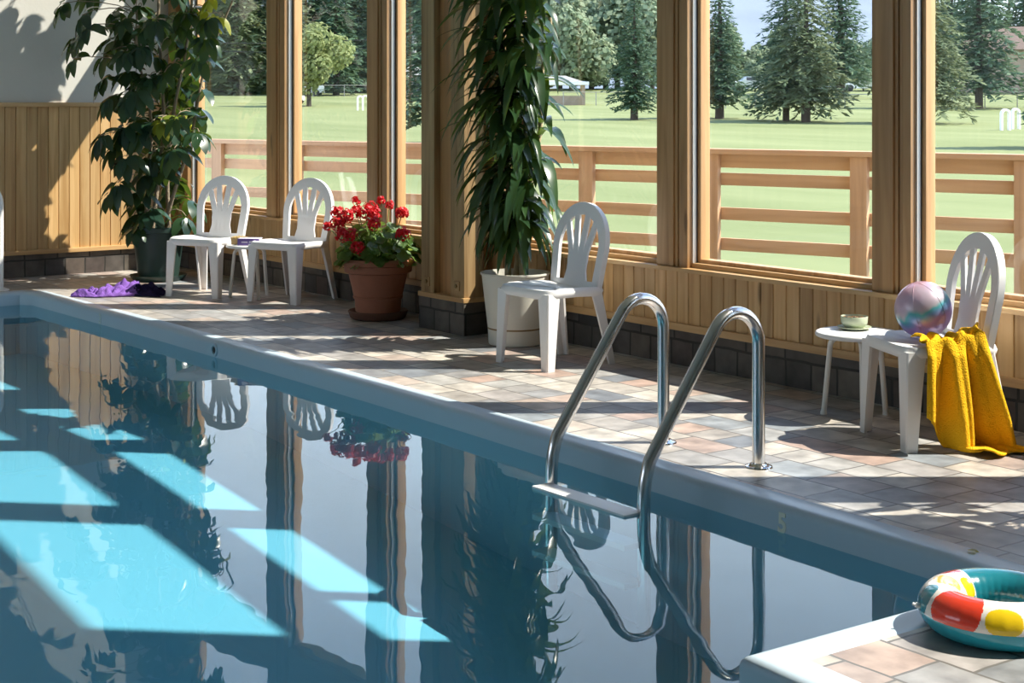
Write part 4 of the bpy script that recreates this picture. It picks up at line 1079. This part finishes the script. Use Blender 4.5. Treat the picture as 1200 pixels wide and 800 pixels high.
# golf cart
x, y = ground_at(341, 122)
t = thing('golf_cart', 'white golf cart with a canopy parked behind the round tree', 'golf cart', (x, y, lawn_z(122)), RZ)
mb = MB(); mb.box((-1.0, -.55, .25), (1.0, .55, .62), bev=.08); mb.box((-1.0, -.5, .6), (-.55, .5, .95), bev=.08); mb.build('body', M['white_paint'], t)
mb = MB(); mb.box((-.85, -.55, 1.68), (.8, .55, 1.78), bev=.04); mb.build('canopy', M['white_paint'], t)
mb = MB(); mb.box((.15, -.45, .6), (.6, .45, .78), bev=.04); mb.box((.52, -.45, .75), (.64, .45, 1.15), bev=.03); mb.build('seat', M['roofg'], t)
for sx_ in (-.7, .7):
    for sy_ in (-.5, .5):
        mb = MB(); mb.tube([(sx_, sy_-.08, .22), (sx_, sy_+.08, .22)], .22, 16); mb.build('wheel', M['black'], t)
for sx_, sz_ in ((-.78, .9), (.7, .6)):
    for sy_ in (-.48, .48):
        mb = MB(); mb.tube([(sx_, sy_, sz_), (sx_*.95, sy_, 1.7)], .025, 6); mb.build('canopy_post', M['white_paint'], t)
# parked cars
def car(u, D, label, mat, rz):
    x, y = ground_at(u, D); t = thing('car', label, 'car', (x, y, lawn_z(D)-.02), rz)
    mb = MB(); prof = [(-2.1, .3), (-2.1, .75), (-1.9, .9), (-1.2, .98), (-.6, 1.4), (.9, 1.42), (1.6, .98), (2.1, .9), (2.15, .3)]
    L_ = [mb.bm.verts.new((a, -.8, z)) for a, z in prof]; R__ = [mb.bm.verts.new((a, .8, z)) for a, z in prof]
    for k_ in range(len(prof)): k2 = (k_+1) % len(prof); mb.bm.faces.new((L_[k_], L_[k2], R__[k2], R__[k_]))
    mb.bm.faces.new(L_); mb.bm.faces.new(R__[::-1]); mb.build('body', mat, t, smooth=False)
    mb = MB(); mb.box((-.75, -.82, 1.0), (1.1, .82, 1.32), bev=.04); mb.build('side_window', M['gasketd'], t)
    for sx_ in (-1.3, 1.35):
        for sy_ in (-.75, .75):
            mb = MB(); mb.tube([(sx_, sy_-.1, .32), (sx_, sy_+.1, .32)], .32, 16); mb.build('wheel', M['black'], t)
car(1010, 152, 'white car parked beyond the far lawn, right of the spruces', M['white_paint'], RZ)
car(880, 153, 'white car parked beyond the lawn behind the spruce pair', M['white_paint'], RZ+.2)
car(352, 140, 'pale car parked at the forest edge behind the round tree', M['white_paint'], RZ+.1)
# chain-link fence along the far lawn
def link_fence(u0, u1, D, n_, label):
    x0, y0 = ground_at(u0, D); x1, y1 = ground_at(u1, D); z = lawn_z(D)
    t = thing('wire_fence', label, 'fence', (x0, y0, z)); dx, dy = x1-x0, y1-y0
    for i in range(n_):
        f_ = i/(n_-1); mb = MB(); mb.tube([(dx*f_, dy*f_, -.1), (dx*f_, dy*f_, 1.05)], .035, 8); mb.build('post', M['roofg'], t)
    mb = MB(); mb.tube([(0, 0, 1.0), (dx, dy, 1.0)], .025, 6); mb.build('top_rail', M['roofg'], t)
    mb = MB()
    for k_ in range(1, 6): mb.tube([(0, 0, k_*.16), (dx, dy, k_*.16)], .006, 4)
    mb.build('wire_mesh', M['roofg'], t)
link_fence(780, 1060, 112, 9, 'thin wire fence across the far lawn behind the spruces')
link_fence(1078, 1230, 112, 5, 'thin wire fence on the lawn before the brown-roofed house')
link_fence(660, 775, 118, 4, 'wire fence crossing the lawn behind the small conifer')
link_fence(330, 440, 138, 4, 'pale fence at the forest edge behind the golf cart')
